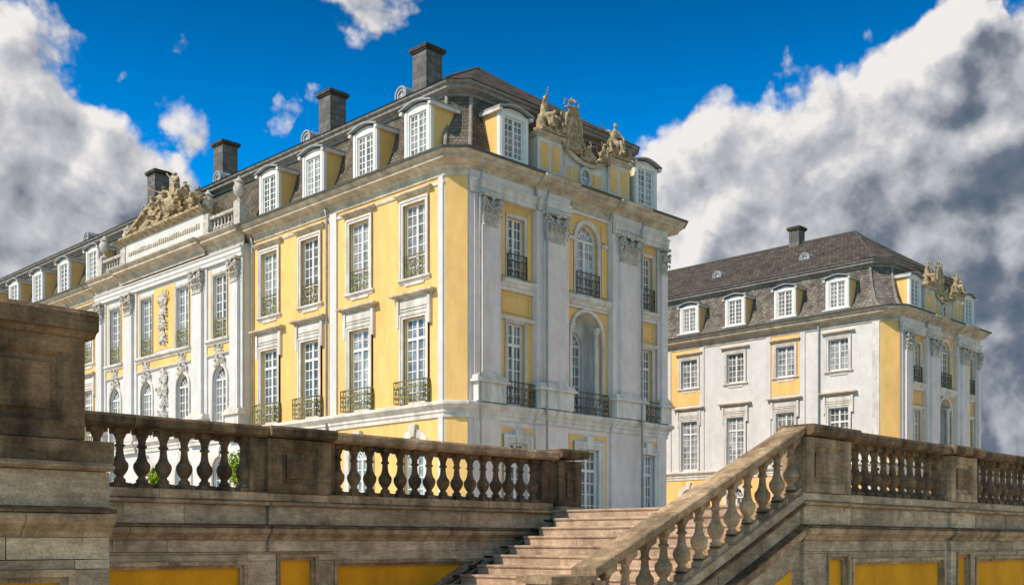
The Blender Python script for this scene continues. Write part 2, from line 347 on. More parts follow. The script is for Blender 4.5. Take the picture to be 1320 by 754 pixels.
# ------------------------------------------------------------------ terrace walls (courses of stone blocks)
_CM = {}
def course(parent, name, y, prof, x0, x1, m, z0=0.0, slope=0.0, lens=(1.15, 1.4, 1.7), gap=.008, out=0.0, seed=0):
    """stones laid along x on the wall face y; prof (outward, height) polygon"""
    rnd = random.Random(hash((name, round(x0*7), seed)) & 0xffff); rnd = random.Random(int(x0*31+z0*17+seed*101+len(prof)))
    t = x0
    while t < x1-.01:
        ln = rnd.choice(lens)
        if x1-(t+ln) < .45: ln = x1-t
        key = (name, m, tuple(prof), round(ln, 3), slope)
        if key not in _CM:
            _CM[key] = MB().prism(prof, lambda a, n, z: (a, -n, z+slope*a), gap/2, ln-gap/2).mesh(name, m)
        place(name, _CM[key], parent, (t, y-out+rnd.uniform(-.003, .003), z0+slope*(t-x0)))
        t += ln
def H(h): return EYE+h
PLINTH = [(-.30,.63),(.04,.63),(.06,.64),(.06,.745),(.04,.76),(-.30,.76)]
DRIP   = [(-.30,.565),(.075,.565),(.10,.585),(.10,.60),(.05,.626),(-.30,.626)]
FRIEZE = [(-.30,.285),(.0,.285),(.0,.56),(-.30,.56)]
FILLET = [(-.30,.235),(.14,.235),(.14,.255),(.02,.281),(-.30,.281)]
TORUS  = [(-.30,.05),(.02,.05),(.035,.09),(.07,.12),(.11,.15),(.125,.19),(.115,.228),(-.30,.231)]
UPPER  = [(-.30,-.12),(0,-.12),(0,.046),(-.30,.046)]
CAPST  = [(-.20,1.58),(.10,1.58),(.15,1.61),(.155,1.70),(.13,1.74),(-.43,1.74),(-.455,1.70),(-.45,1.61),(-.40,1.58)]
def lift(p, dz): return [(n, z+dz) for n, z in p]
def wall_courses(w, y, x0, x1, drop_after=None, out=0, seed=0):
    E = EYE
    for nm, pr, m, ls in (('drip_stone', DRIP, 'warm_sandstone', (1.1, 1.5, 1.9)), ('frieze_stone', FRIEZE, 'wall_sandstone', (.9, 1.25, 1.6)),
                          ('fillet_stone', FILLET, 'dark_sandstone', (1.2, 1.7)), ('moulding_stone', TORUS, 'warm_sandstone', (1.3, 1.6, 2.0)),
                          ('wall_stone', UPPER, 'wall_sandstone', (.8, 1.2, 1.5))):
        seed += 1
        course(w, nm, y, [(round(n, 4), round(z, 4)) for n, z in pr], x0, x1, m, z0=E, out=out, seed=seed, lens=ls)
def panel(w, y, x0, x1, ztop, zbot=-1.25, cut=None, wd=.10):
    """recessed ochre field with its stone frame; cut = line (x, z, slope) that trims it on the right"""
    def poly(i):
        a0, a1, b, t = x0+i, x1-i, zbot+i, ztop-i
        if not cut: return [(a0, b), (a1, b), (a1, t), (a0, t)]
        cx, cz, sl = cut; off = i*math.sqrt(1+sl*sl)
        # line z = cz + sl*(x-cx) + off ... field lies left/above of the line
        xb = cx+(b-cz-off)/sl; xt = cx+(t-cz-off)/sl
        return [(a0, b), (max(a0+.01, xb), b), (min(xt, a1), t), (a0, t)]
    outer, mid, inner = poly(0), poly(wd*.55), poly(wd)
    def ring(pa, pb, ya, yb, m, nm):
        mb = MB(); k = len(pa)
        vs = [(x, ya, H(z)) for x, z in pa]+[(x, yb, H(z)) for x, z in pb]
        mb.add(vs, [(i, (i+1) % k, (i+1) % k+k, i+k) for i in range(k)])
        return mb
    mb = ring(outer, mid, y-.02, y-.02, 0, 0); r2 = ring(mid, mid, y-.02, y+.035, 0, 0); r3 = ring(mid, inner, y+.035, y+.035, 0, 0); r4 = ring(inner, inner, y+.035, y+.09, 0, 0)
    r0 = ring(outer, outer, y+.01, y-.02, 0, 0)
    for q in (r2, r3, r4, r0): mb.add(q.v, q.f)
    mb.obj('panel_frame', 'warm_sandstone', w)
    fl = MB(); fl.add([(x, y+.085, H(z)) for x, z in inner], [tuple(range(len(inner)))]); fl.obj('painted_panel', 'panel_ochre', w)
def filler(w, y, xs, zt=-.12, zb=-1.70, m='wall_sandstone'):
    """plain wall stones between the panels: each (x0,x1) stacked in courses"""
    for (x0, x1) in xs:
        z = zt; k = 0
        while z > zb+.05:
            h = .46 if z-.46 > zb+.2 else z-zb
            mb = MB().box(x0+.004, x1-.004, y, y+.3, H(z-h)+.004, H(z)-.004)
            mb.obj('wall_stone', m, w); z -= h; k += 1
SL = .4286
# left recessed wall, behind the stair
wl = thing('terrace_wall', 'recessed brown terrace wall with yellow panels, left of the steps', 'wall', group=None)
MB().box(UB-.2, 16.4, VF+.32, VF+.9, 0, TZ-.01).obj('wall_core', 'wall_sandstone', wl)
wall_courses(wl, VF, UB+.05, 9.05, seed=3); wall_courses(wl, VF, 9.054, 10.15, out=.06, seed=9); wall_courses(wl, VF, 10.154, 15.3, seed=21)
panel(wl, VF, 4.2, 8.72, -.26); panel(wl, VF, 9.22, 9.98, -.16); panel(wl, VF, 10.28, 14.0, -.26, cut=(12.05, -1.0, .5))
def back_field(w, y, x0, x1, zt, zb, holes):
    mb = MB(); xs = sorted({x0, x1, *[v for h in holes for v in h[:2]]}); zs = sorted({zt, zb, *[v for h in holes for v in h[2:]]})
    for i in range(len(xs)-1):
        for j in range(len(zs)-1):
            cx, cz = (xs[i]+xs[i+1])/2, (zs[j]+zs[j+1])/2
            if any(h[0] < cx < h[1] and h[2] < cz < h[3] for h in holes): continue
            mb.box(xs[i]+.003, xs[i+1]-.003, y, y+.3, H(zs[j])+.003, H(zs[j+1])-.003)
            mb.obj('wall_stone', 'wall_sandstone', w); mb = MB()
back_field(wl, VF, UB+.05, 10.28, -.124, -1.67, [(4.2, 8.72, -1.25, -.26), (9.22, 9.98, -1.25, -.16)])
# the raking wall stones between the cut panel and the steps
x_ = 10.28
rk = MB()
rk.add([(10.28, VF+.005, H(-.124)), (15.3, VF+.005, H(-.124)), (15.3, VF+.005, H(-1.67)), (12.3, VF+.005, H(-1.67)), (13.55, VF+.005, H(-.26)), (10.28, VF+.005, H(-.26))], [(0,1,2,3,4,5)])
rk.add([(10.28, VF+.006, H(-1.25)), (11.6, VF+.006, H(-1.25)), (11.6, VF+.006, H(-1.67)), (10.28, VF+.006, H(-1.67))], [(0,1,2,3)])
rk.obj('raking_field', 'wall_sandstone', wl)
# the bastion on the left, nearest the camera
wb = thing('terrace_wall', 'dark weathered corner wall below the big panelled pier at the left edge', 'wall')
MB().box(-9, UB-.03, VN+.32, VF+.3, 0, TZ-.01).obj('wall_core', 'wall_sandstone', wb)
wall_courses(wb, VN, -9, 1.9, seed=5); wall_courses(wb, VN, 1.904, UB, out=.05, seed=6)
panel(wb, VN, -2.6, 1.5, -.26); panel(wb, VN-.05, 2.12, 3.62, -.20)
back_field(wb, VN, -9, 1.9, -.124, -1.67, [(-2.6, 1.5, -1.25, -.26)])
back_field(wb, VN-.05, 1.904, UB, -.124, -1.67, [(2.12, 3.62, -1.25, -.20)])
mbq = MB()
for k, (z0, z1) in enumerate(((-1.67, -.9), (-.9, -.124), (-.12, .281), (.285, .626))):
    for j in range(4): mbq.box(UB-.04, UB+.0, VN+.3+j*1.39, VN+.3+(j+1)*1.39-.01, H(z0)+.005, H(z1)-.005)
mbq.obj('return_face', 'wall_sandstone', wb)
# right wall
wr = thing('terrace_wall', 'terrace wall with yellow panels right of the steps, below the dark balustrade', 'wall')
MB().box(15.35, 34, VN+.32, VN+.9, 0, TZ-.01).obj('wall_core', 'wall_sandstone', wr)
MB().box(14.46, 15.35, VN+.32, VN+.9, 0, TZ-.01).obj('core_end', 'wall_sandstone', wr)
wall_courses(wr, VN, 14.46, 15.86, out=.06, seed=31); wall_courses(wr, VN, 15.864, 19.55, seed=41); wall_courses(wr, VN, 19.554, 20.6, out=.06, seed=51); wall_courses(wr, VN, 20.604, 26.3, seed=61); wall_courses(wr, VN, 26.304, 34, seed=71)
panel(wr, VN-.06, 15.12, 15.80, -.15); panel(wr, VN, 16.02, 19.42, -.24); panel(wr, VN-.06, 19.78, 20.42, -.15); panel(wr, VN, 20.76, 25.2, -.24); panel(wr, VN, 25.5, 26.2, -.15)
back_field(wr, VN-.06, 14.46, 15.86, -.124, -1.67, [(15.12, 15.80, -1.25, -.15)])
back_field(wr, VN, 15.864, 19.55, -.124, -1.67, [(16.02, 19.42, -1.25, -.24)])
back_field(wr, VN-.06, 19.554, 20.6, -.124, -1.67, [(19.78, 20.42, -1.25, -.15)])
back_field(wr, VN, 20.604, 34, -.124, -1.67, [(20.76, 25.2, -1.25, -.24), (25.5, 26.2, -1.25, -.15)])

# ------------------------------------------------------------------ staircase
NS = 14; RI = .165; TR = .385
st = thing('staircase', 'broad flight of worn reddish stone steps climbing from the garden up to the terrace', 'stairs')
for k in range(NS):
    zt = H(.63)-RI*k; x0 = UT-TR*k
    # each step in two or three long stones
    cuts = [VN+.30, VN+.30+random.uniform(1.4, 2.2), VN+.30+random.uniform(3.2, 4.2), VF-.42]
    if k == 0: cuts = [VN+.02+.45, 10.6, 12.4, VF-.0]
    for a, b in zip(cuts, cuts[1:]):
        dz = random.uniform(-.003, .003); mb = MB()
        pr = [(0, zt-RI-.004), (0, zt-.055), (-.018, zt-.045), (-.028, zt-.025), (-.024, zt-.006), (-.012, zt), (TR+.05 if k else .42, zt), (TR+.05 if k else .42, zt-RI-.004)]
        mb.prism(pr, lambda t, n, z: (x0+n, t, z+dz), a+.003, b-.003)
        mb.obj('step', 'step_stone', st)
cm = MB()
for k in range(NS): cm.box(UT-TR*k+.06, UT+.4, VN+.34, VF-.44, 0, H(.63)-RI*(k+1)-.01) if k == 0 else cm.box(UT-TR*k+.06, UT-TR*(k-1)+.06, VN+.34, VF-.44, 0, H(.63)-RI*(k+1)-.01)
cm.obj('stair_core', 'shade_black', st)
# hollow gap between the steps and the wall: slabs painted black as deep shade
for k in range(1, NS):
    zt = H(.63)-RI*k; x0 = UT-TR*k
    MB().box(x0+.05, x0+TR+.03, VF-.41, VF-.13, zt-.06, zt-.02).obj('gap_slab', 'shade_black', st)
dr = MB(); dr.prism([(-.4, -.34), (-.4, -.30), (.0, -.30), (.0, -.34)], lambda t, n, z: (t, VF+n-.01, H(.63)+z+SL*(t-UT)-.2), UT-NS*TR, UT+.2); dr.obj('gap_floor', 'shade_black', st)
# side string against the far wall
SL2 = .425
for nm, z0, z1, n, m in (('string_stone', -.40, -.22, .12, 'wall_sandstone'), ('string_moulding', -.50, -.405, .17, 'warm_sandstone')):
    course(st, nm, VF, [(-.02, z0), (n, z0), (n, z1), (-.02, z1)], UT-NS*TR-.3, UT-.05, m, z0=H(.63)+SL*(-NS*TR-.3), slope=SL, lens=(1.2, 1.5), seed=81)
# near side string wall below the handrail
u0 = 9.85; ln_ = 14.46-u0; zb0 = H(.66)+SL2*(u0-14.46)
for nm, pr, m in (('string_plinth', [(-.34,-.14),(.06,-.14),(.07,-.12),(.07,0),(-.34,0)], 'wall_sandstone'),
                  ('string_drip', [(-.34,-.20),(.03,-.20),(.11,-.185),(.11,-.165),(.02,-.144),(-.34,-.144)], 'dark_sandstone'),
                  ('string_frieze', [(-.34,-.46),(0,-.46),(0,-.204),(-.34,-.204)], 'wall_sandstone'),
                  ('string_fillet', [(-.34,-.52),(.10,-.52),(.14,-.50),(.14,-.485),(.02,-.464),(-.34,-.464)], 'dark_sandstone'),
                  ('string_moulding', [(-.34,-.70),(.02,-.70),(.08,-.64),(.11,-.58),(.10,-.524),(-.34,-.524)], 'warm_sandstone'),
                  ('string_course', [(-.34,-.90),(0,-.90),(0,-.704),(-.34,-.704)], 'wall_sandstone')):
    course(st, nm, VN, pr, u0, 14.46, m, z0=zb0+.08, slope=SL2, lens=(1.1, 1.4), seed=len(pr)+91)
sw = MB(); zz = lambda x: zb0+.08+SL2*(x-u0)-.904
sw.add([(u0, VN+.005, 0), (14.46, VN+.005, 0), (14.46, VN+.005, zz(14.46)), (11.2, VN+.005, max(.01, zz(11.2))), (u0, VN+.005, max(.005, zz(u0)))], [(0,1,2,3,4)])
sw.obj('string_wall', 'wall_sandstone', st)
sp = MB(); a0, a1 = 12.6, 14.2
sp.add([(a0, VN-.004, H(-1.25)), (a1, VN-.004, H(-1.25)), (a1, VN-.004, zz(a1)-.12), (a0, VN-.004, max(H(-1.24), zz(a0)-.12))], [(0,1,2,3)]); sp.obj('painted_panel', 'panel_ochre', st)

# ------------------------------------------------------------------ balustrades
BAL = [(.105,0),(.105,.07),(.075,.085),(.085,.11),(.055,.135),(.05,.16),(.075,.19),(.105,.24),(.118,.29),(.112,.335),(.08,.375),(.058,.43),(.05,.50),(.048,.55),
       (.07,.56),(.07,.585),(.05,.60),(.055,.66),(.075,.70),(.085,.725),(.085,.74)]
def bal_mesh(m):
    mb = MB().box(-.115, .115, -.115, .115, 0, .065).lathe([(r, z) for r, z in BAL[1:]], 10).box(-.105, .105, -.105, .105, .738, .822)
    me = mb.mesh('baluster', m)
    for p in me.polygons: p.use_smooth = len(p.vertices) == 4 and abs(p.normal.z) < .98 and .07 < p.center.z < .73
    return me
BM = {m: bal_mesh(m) for m in ('dark_sandstone', 'warm_sandstone')}
def bal_row(parent, y, x0, x1, n, m, slope=0, zbase=None):
    zbase = H(.76) if zbase is None else zbase
    for i in range(n):
        x = x0+(x1-x0)*i/(n-1)
        place('baluster', BM[m], parent, (x, y+.14, zbase+slope*(x-x0)))
def pier(parent, y, x0, x1, m, zb=.76, zt=1.575, d0=-.04, d1=.34, panel_=True, name='pier', in_=.13, mp=None):
    mb = MB(); i = .012
    if panel_:
        a0, a1, b0, b1 = x0+in_, x1-in_, zb+.13, zt-.12
        mb.box(x0, a0, y+d0, y+d1, H(zb), H(zt)); mb.box(a1, x1, y+d0, y+d1, H(zb), H(zt))
        mb.box(a0, a1, y+d0, y+d1, H(zb), H(b0)); mb.box(a0, a1, y+d0, y+d1, H(b1), H(zt))
        mb.box(a0, a1, y+d0+.045, y+d1-.01, H(b0), H(b1))
        c = .035
        mb.add([(a0,y+d0,H(b0)),(a1,y+d0,H(b0)),(a1,y+d0,H(b1)),(a0,y+d0,H(b1)),(a0+c,y+d0+.043,H(b0+c)),(a1-c,y+d0+.043,H(b0+c)),(a1-c,y+d0+.043,H(b1-c)),(a0+c,y+d0+.043,H(b1-c))],
               [(0,1,5,4),(1,2,6,5),(2,3,7,6),(3,0,4,7)])
        p = mb.obj(name, m, parent)
        q = MB().box(a0+c+.06, a1-c-.06, y+d0+.02, y+d0+.04, H(b0+c+.06), H(b1-c-.06)).obj('raised_panel', mp or m, parent)
    else:
        mb.box(x0, x1, y+d0, y+d1, H(zb), H(zt)); p = mb.obj(name, m, parent)
    return p
D = 'dark_sandstone'
bl = thing('balustrade', 'weathered stone balustrade left of the steps, ending at a dark pier', 'balustrade')
course(bl, 'plinth_stone', VF, PLINTH, UB+.1, 15.3, 'warm_sandstone', z0=EYE, lens=(1.1, 1.5), seed=2)
bal_row(bl, VF, 4.26, 8.74, 15, D); pier(bl, VF, 9.03, 10.17, D, d0=-.08, in_=.24)
MB().box(8.76, 9.03, VF-.0, VF+.28, H(.762), H(1.574)).obj('half_pier', D, bl); MB().box(10.17, 10.30, VF-.0, VF+.28, H(.762), H(1.574)).obj('half_pier', D, bl)
bal_row(bl, VF, 10.45, 14.93, 15, D)
MB().box(15.05, 15.42, VF+.0, VF+.28, H(.762), H(1.574)).obj('half_pier', D, bl)
pier(bl, VF, 15.42, 16.06, D, d0=-.10, d1=.42, zb=.66, in_=.16)
MB().box(15.36, 16.12, VF-.16, VF+.48, H(.615), H(.70)).obj('pier_foot', 'warm_sandstone', bl)
course(bl, 'coping_stone', VF, CAPST, UB, 9.0, D, z0=EYE, lens=(1.3, 1.7), seed=4)
course(bl, 'coping_stone', VF, lift(CAPST, .012), 9.0, 10.2, D, z0=EYE, lens=(1.2,), out=.07, seed=4)
course(bl, 'coping_stone', VF, CAPST, 10.2, 15.38, 'warm_sandstone', z0=EYE, lens=(1.4, 1.75), seed=5)
course(bl, 'pier_cap', VF, [(n+.1 if n > 0 else n-.08, z+.05) for n, z in CAPST], 15.36, 16.14, D, z0=EYE, lens=(1.2,), seed=6)
# right balustrade
br = thing('balustrade', 'dark stone balustrade along the top of the right terrace wall, with two panelled piers', 'balustrade')
course(br, 'plinth_stone', VN, PLINTH, 14.46, 34, 'wall_sandstone', z0=EYE, lens=(1.1, 1.5, 1.8), seed=12)
pier(br, VN, 14.50, 15.82, 'warm_sandstone', d0=-.09, in_=.20, mp='warm_sandstone')
bal_row(br, VN, 16.06, 19.3, 11, D); pier(br, VN, 19.50, 20.62, 'warm_sandstone', d0=-.09, in_=.2, mp=D)
bal_row(br, VN, 20.85, 25.9, 17, D); pier(br, VN, 26.1, 27.2, D, d0=-.09); bal_row(br, VN, 27.5, 33.7, 20, D)
course(br, 'coping_stone', VN, CAPST, 15.9, 19.4, D, z0=EYE, lens=(1.3, 1.7), seed=14)
course(br, 'coping_stone', VN, lift(CAPST, .012), 14.44, 15.9, D, z0=EYE, lens=(1.5,), out=.08, seed=14)
course(br, 'coping_stone', VN, lift(CAPST, .012), 19.4, 20.7, D, z0=EYE, lens=(1.5,), out=.07, seed=15)
course(br, 'coping_stone', VN, CAPST, 20.7, 34, D, z0=EYE, lens=(1.3, 1.7), seed=16)
# stair balustrade
bs = thing('stair_balustrade', 'sloping stone balustrade rising along the near side of the steps, pale sunlit handrail', 'balustrade')
ub0 = 9.85
RAIL = [(-.24,.865),(.04,.865),(.07,.89),(.10,.93),(.10,1.00),(.08,1.02),(-.27,1.02),(-.29,1.00),(-.29,.93),(-.26,.89)]
course(bs, 'handrail_stone', VN, RAIL, ub0-.12, 14.46, 'warm_sandstone', z0=zb0+.08-SL2*.12-.03, slope=SL2, lens=(1.3, 1.6), seed=22)
shm = {}
for i in range(12):
    x = ub0+.28+i*.385; z = zb0+.08+SL2*(x-ub0)
    if 'b' not in shm:
        mb = MB(); sh = Matrix(((1,0,0,0),(0,1,0,0),(SL2,0,1,0),(0,0,0,1)))
        mb.box(-.115, .115, -.115, .115, -.0, .075, sh).lathe([(r, z_+.01) for r, z_ in BAL[1:]], 12).box(-.105, .105, -.105, .105, .735, .845, sh)
        shm['b'] = mb.mesh('baluster', 'warm_sandstone')
        for p in shm['b'].polygons: p.use_smooth = abs(p.normal.z) < .98 and .12 < p.center.z < .70
    place('baluster', shm['b'], bs, (x, VN+.10, z))
nw = MB().box(9.05, 9.72, VN-.04, VN+.38, 0, H(-.46)); nw.obj('newel_pier', 'warm_sandstone', bs)
nc = MB().box(8.97, 9.76, VN-.10, VN+.46, H(-.46)+.002, H(-.37)); nc.obj('newel_cap', 'warm_sandstone', bs)
MB().box(9.80, 10.0, VN-.02, VN+.32, 0, zb0+.86).obj('half_pier', 'warm_sandstone', bs)
# left corner pier
bp_ = thing('corner_pier', 'large dark stained pier with a recessed panel and heavy cap, nearest at the left edge', 'pier')
course(bp_, 'plinth_stone', VN, [(-.5,.63),(.05,.63),(.05,.80),(-.5,.80)], 1.88, UB+.04, D, z0=EYE, lens=(.95,), seed=7)
pier(bp_, VN, 2.02, 3.72, D, zb=.81, zt=1.60, d0=-.0, d1=.9, in_=.17)
for a, b in ((1.95, 2.95), (2.955, 3.79)):
    MB().prism([(-1.0,1.60),(.02,1.60),(.06,1.64),(.10,1.65),(.10,1.77),(.06,1.81),(-1.0,1.81)], lambda t, n, z: (t, VN-n, H(z)), a, b).obj('pier_cap', D, bp_)
bq = thing('balustrade', 'end of the near balustrade running off behind the left edge of the view', 'balustrade')
course(bq, 'plinth_stone', VN, PLINTH, -4, 1.85, 'warm_sandstone', z0=EYE, lens=(1.1, 1.5), seed=8); bal_row(bq, VN, -3.8, 1.65, 18, D)
course(bq, 'coping_stone', VN, CAPST, -4, 1.9, D, z0=EYE, seed=8)

# ------------------------------------------------------------------ shrubs behind the balusters
def shrub(x, y, h, w, seed, label):
    rnd = random.Random(seed); t = thing('potted_shrub', label, 'shrub', (x, y, TZ), 0, 'shrubs behind the left balustrade')
    MB().lathe([(.09,0),(.12,.12),(.13,.13),(.13,.16),(.11,.16)], 14).obj('pot', 'clay', t)
    mb = MB()
    for i in range(5):
        a = i*1.3; mb.tube([(0,0,.1), (math.cos(a)*.03, math.sin(a)*.03, h*.5), (math.cos(a)*w*.5, math.sin(a)*w*.5, h*.8)], [.012, .01, .005])
    mb.obj('stems', 'clay', t)
    mb = MB()
    for i in range(620):
        a = rnd.uniform(0, 6.283); q = rnd.random()**.4; zz_ = rnd.uniform(-1, 1)
        rr = math.sqrt(1-zz_*zz_)*q
        p = Vector((rr*math.cos(a)*w, rr*math.sin(a)*w, h*.68+zz_*q*h*.34+.04*math.sin(a*3)))
        s_ = rnd.uniform(.025, .045); M = Matrix.Translation(p) @ Matrix.Rotation(a, 4, 'Z') @ Matrix.Rotation(rnd.uniform(-1.2, 1.2), 4, 'Y') @ Matrix.Rotation(rnd.uniform(-1.2, 1.2), 4, 'X')
        mb.add([(-s_,0,0),(0,-s_*.5,.008),(s_,0,0),(0,s_*.5,.008)], [(0,1,2,3)], M)
    o = mb.obj('foliage', 'leaf_green', t); o['kind'] = 'stuff'
shrub(7.72, 15.1, .44, .11, 1, 'small round bright green shrub glimpsed low between balusters, the left one of two')
shrub(9.16, 15.25, .78, .17, 2, 'taller bright green shrub showing beside the stone pier, the right one of two')


# ------------------------------------------------------------------ palace kit
_WM = {}
def cached(key, fn):
    if key not in _WM: _WM[key] = fn()
    return _WM[key]
def bars(w, h, cols, rows, transom=None, arch=False, rail_at=None):
    """casement joinery; origin = bottom centre of the opening on the wall face, y goes into the wall"""
    mb = MB(); y0, y1 = .15, .22; e = .075
    mb.box(-w/2, -w/2+e, y0, y1, 0, h).box(w/2-e, w/2, y0, y1, 0, h).box(-w/2+e, w/2-e, y0, y1, 0, .12)
    if not arch: mb.box(-w/2+e, w/2-e, y0, y1, h-e, h)
    mb.box(-.06, .06, y0-.015, y1-.002, .12, h-(0 if arch else e))
    zs = [0, h]
    if transom: mb.box(-w/2+e, w/2-e, y0-.02, y1-.004, transom-.06, transom+.06)
    for k in range(1, rows):
        z = .06+(h-.06)*k/rows
        if transom and abs(z-transom) < .12: continue
        mb.box(-w/2+e, w/2-e, y0+.02, y1-.012, z-.021, z+.021)
    for k in range(1, cols):
        if k*2 == cols: continue
        x = -w/2+w*k/cols; mb.box(x-.021, x+.021, y0+.022, y1-.014, .1, h-.02)
    if arch:
        r = w/2
        mb.box(-w/2+e, w/2-e, y0-.02, y1-.004, h-.05, h+.05)
        o = arc(0, h, r, 0, 180, 14); i_ = arc(0, h, r-e, 0, 180, 14)
        for a in range(14): mb.extrude_xz([o[a], o[a+1], i_[a+1], i_[a]], y0, y1)
        for a in (36, 72, 108, 144):
            c, s = math.cos(R(a)), math.sin(R(a)); n = (-s*.02, c*.02)
            mb.extrude_xz([(c*.1+n[0], h+s*.1+n[1]), (c*(r-.03)+n[0], h+s*(r-.03)+n[1]), (c*(r-.03)-n[0], h+s*(r-.03)-n[1]), (c*.1-n[0], h+s*.1-n[1])], y0+.02, y1-.01)
        o = arc(0, h, r*.55+.02, 0, 180, 10); i_ = arc(0, h, r*.55-.02, 0, 180, 10)
        for a in range(10): mb.extrude_xz([o[a], o[a+1], i_[a+1], i_[a]], y0+.02, y1-.012)
    return mb
def pane(w, h, arch=False):
    pts = [(-w/2, 0), (w/2, 0)]+(arc(0, h, w/2, 0, 180, 14) if arch else [(w/2, h), (-w/2, h)])
    return MB().add([(x, .195, z) for x, z in pts], [tuple(range(len(pts)))])
def mould(w, z0, z1, p, y0=-.0, ends=.0):
    """a little cornice across x in [-w/2,w/2] projecting p, stepped"""
    mb = MB(); hgt = z1-z0
    pr = [(0, z0), (p*.25, z0), (p*.35, z0+hgt*.25), (p*.75, z0+hgt*.55), (p, z0+hgt*.62), (p, z0+hgt*.92), (p*.95, z1), (0, z1+.02)]
    for sgn in (1,):
        k = len(pr); vs = []
        for (n, z) in pr: vs.append((-w/2-n*.8, y0-n, z))
        for (n, z) in pr: vs.append((w/2+n*.8, y0-n, z))
        mb.add(vs, [(i, (i+1) % k, (i+1) % k+k, i+k) for i in range(k)]+[tuple(range(k))[::-1], tuple(range(k, 2*k))])
        for s in (0, k):       # returns
            x = vs[s][0]; vs2 = [vs[s+i] for i in range(k)]+[(vs[s+i][0], y0, vs[s+i][2]) for i in range(k)]
            mb.add(vs2, [(i, (i+1) % k, (i+1) % k+k, i+k) for i in range(k)])
    return mb
def surround(w, h, b=.22, p=.07, bottom=True, top_extra=0):
    mb = MB()
    for q, pp, a in ((b, p, 0), (b*.45, p+.035, b*.55)):
        x0, x1 = w/2+a, w/2+a+q
        mb.box(-x1, -x0, -pp, .03, -a if not bottom else -.0, h+a+q).box(x0, x1, -pp, .03, -a if not bottom else 0, h+a+q)
        mb.box(-x0, x0, -pp-.002, .03, h+a, h+a+q-.002)
    return mb
def arch_surround(w, h, b=.2, p=.07, n=14):
    mb = MB(); mb.box(-w/2-b, -w/2, -p, .03, 0, h).box(w/2, w/2+b, -p, .03, 0, h)
    o = arc(0, h, w/2+b, 0, 180, n); i_ = arc(0, h, w/2, 0, 180, n)
    for a in range(n): mb.extrude_xz([o[a], o[a+1], i_[a+1], i_[a]], -p, .03)
    return mb
def arch_fill(w, h, top, depth=.3, n=14):
    """wall left above an arched opening up to a flat line"""
    mb = MB(); a_ = arc(0, h, w/2, 180, 0, n)
    for i in range(n):
        (xa, za), (xb, zb) = a_[i], a_[i+1]
        mb.extrude_xz([(xa, za), (xb, zb), (xb, top), (xa, top)], 0, depth)
    return mb
def scroll_panel(w, h, seed=0, dense=1.0):
    """wrought scrollwork filling w x h in the xz plane at y=0"""
    mb = MB(); rnd = random.Random(seed); r = .013
    mb.tube([(-w/2, 0, h), (w/2, 0, h)], .026).tube([(-w/2, 0, .03), (w/2, 0, .03)], .02).tube([(-w/2, 0, 0), (-w/2, 0, h)], .02).tube([(w/2, 0, 0), (w/2, 0, h)], .02)
    n = max(2, int(round(w/.42)))
    for i in range(n):
        cx = -w/2+w*(i+.5)/n; q = w/n
        for s in (-1, 1):
            mb.tube([(x, 0, z) for x, z in spiral(cx+s*q*.22, h*.70, q*.20, q*.04, 0 if s > 0 else math.pi, 1.2, 12, s)], r)
            mb.tube([(x, 0, z) for x, z in spiral(cx+s*q*.22, h*.27, q*.22, q*.04, 0 if s > 0 else math.pi, 1.2, 12, -s)], r)
            mb.ball((cx+s*q*.22, 0, h*.27), (.045, .02, .06)); mb.ball((cx+s*q*.22, 0, h*.70), (.04, .02, .05))
        mb.tube([(cx-q/2, 0, 0), (cx-q/2, 0, h)], .013); mb.ball((cx, -.01, h*.5), (.05, .025, .11)); mb.tube([(cx, 0, 0), (cx, 0, h)], .012)
    return mb
def basket(w, h, p):
    mb = scroll_panel(w, h, 1)
    mb2 = MB(); mb2.add(mb.v, mb.f, Matrix.Translation((0, -p, 0)))
    side = scroll_panel(p, h, 2)
    for s in (-1, 1): mb2.add(side.v, side.f, Matrix.Translation((s*w/2, -p/2, 0)) @ Matrix.Rotation(R(90), 4, 'Z'))
    return mb2
def leaf(mb, p, w, h, out, M=None, curl=.5):
    """acanthus-like leaf rising from p, bending outward (-y)"""
    vs = []; n = 5
    for i in range(n+1):
        t = i/n; z = h*math.sin(min(1, t*1.1)*1.45)/1 if t < .9 else h*(.97-(t-.9)*2.2)
        y = -out*(t**2.2)*(1.25 if t < .9 else 1.35); ww = w*(.55+.5*math.sin(t*3.0))*(1-.45*t*t)
        vs += [(p[0]-ww/2, p[1]+y+.02, p[2]+z), (p[0], p[1]+y-.025, p[2]+z*1.01), (p[0]+ww/2, p[1]+y+.02, p[2]+z)]
    fs = []
    for i in range(n): fs += [(3*i, 3*i+1, 3*i+4, 3*i+3), (3*i+1, 3*i+2, 3*i+5, 3*i+4)]
    mb.add(vs, fs, M)
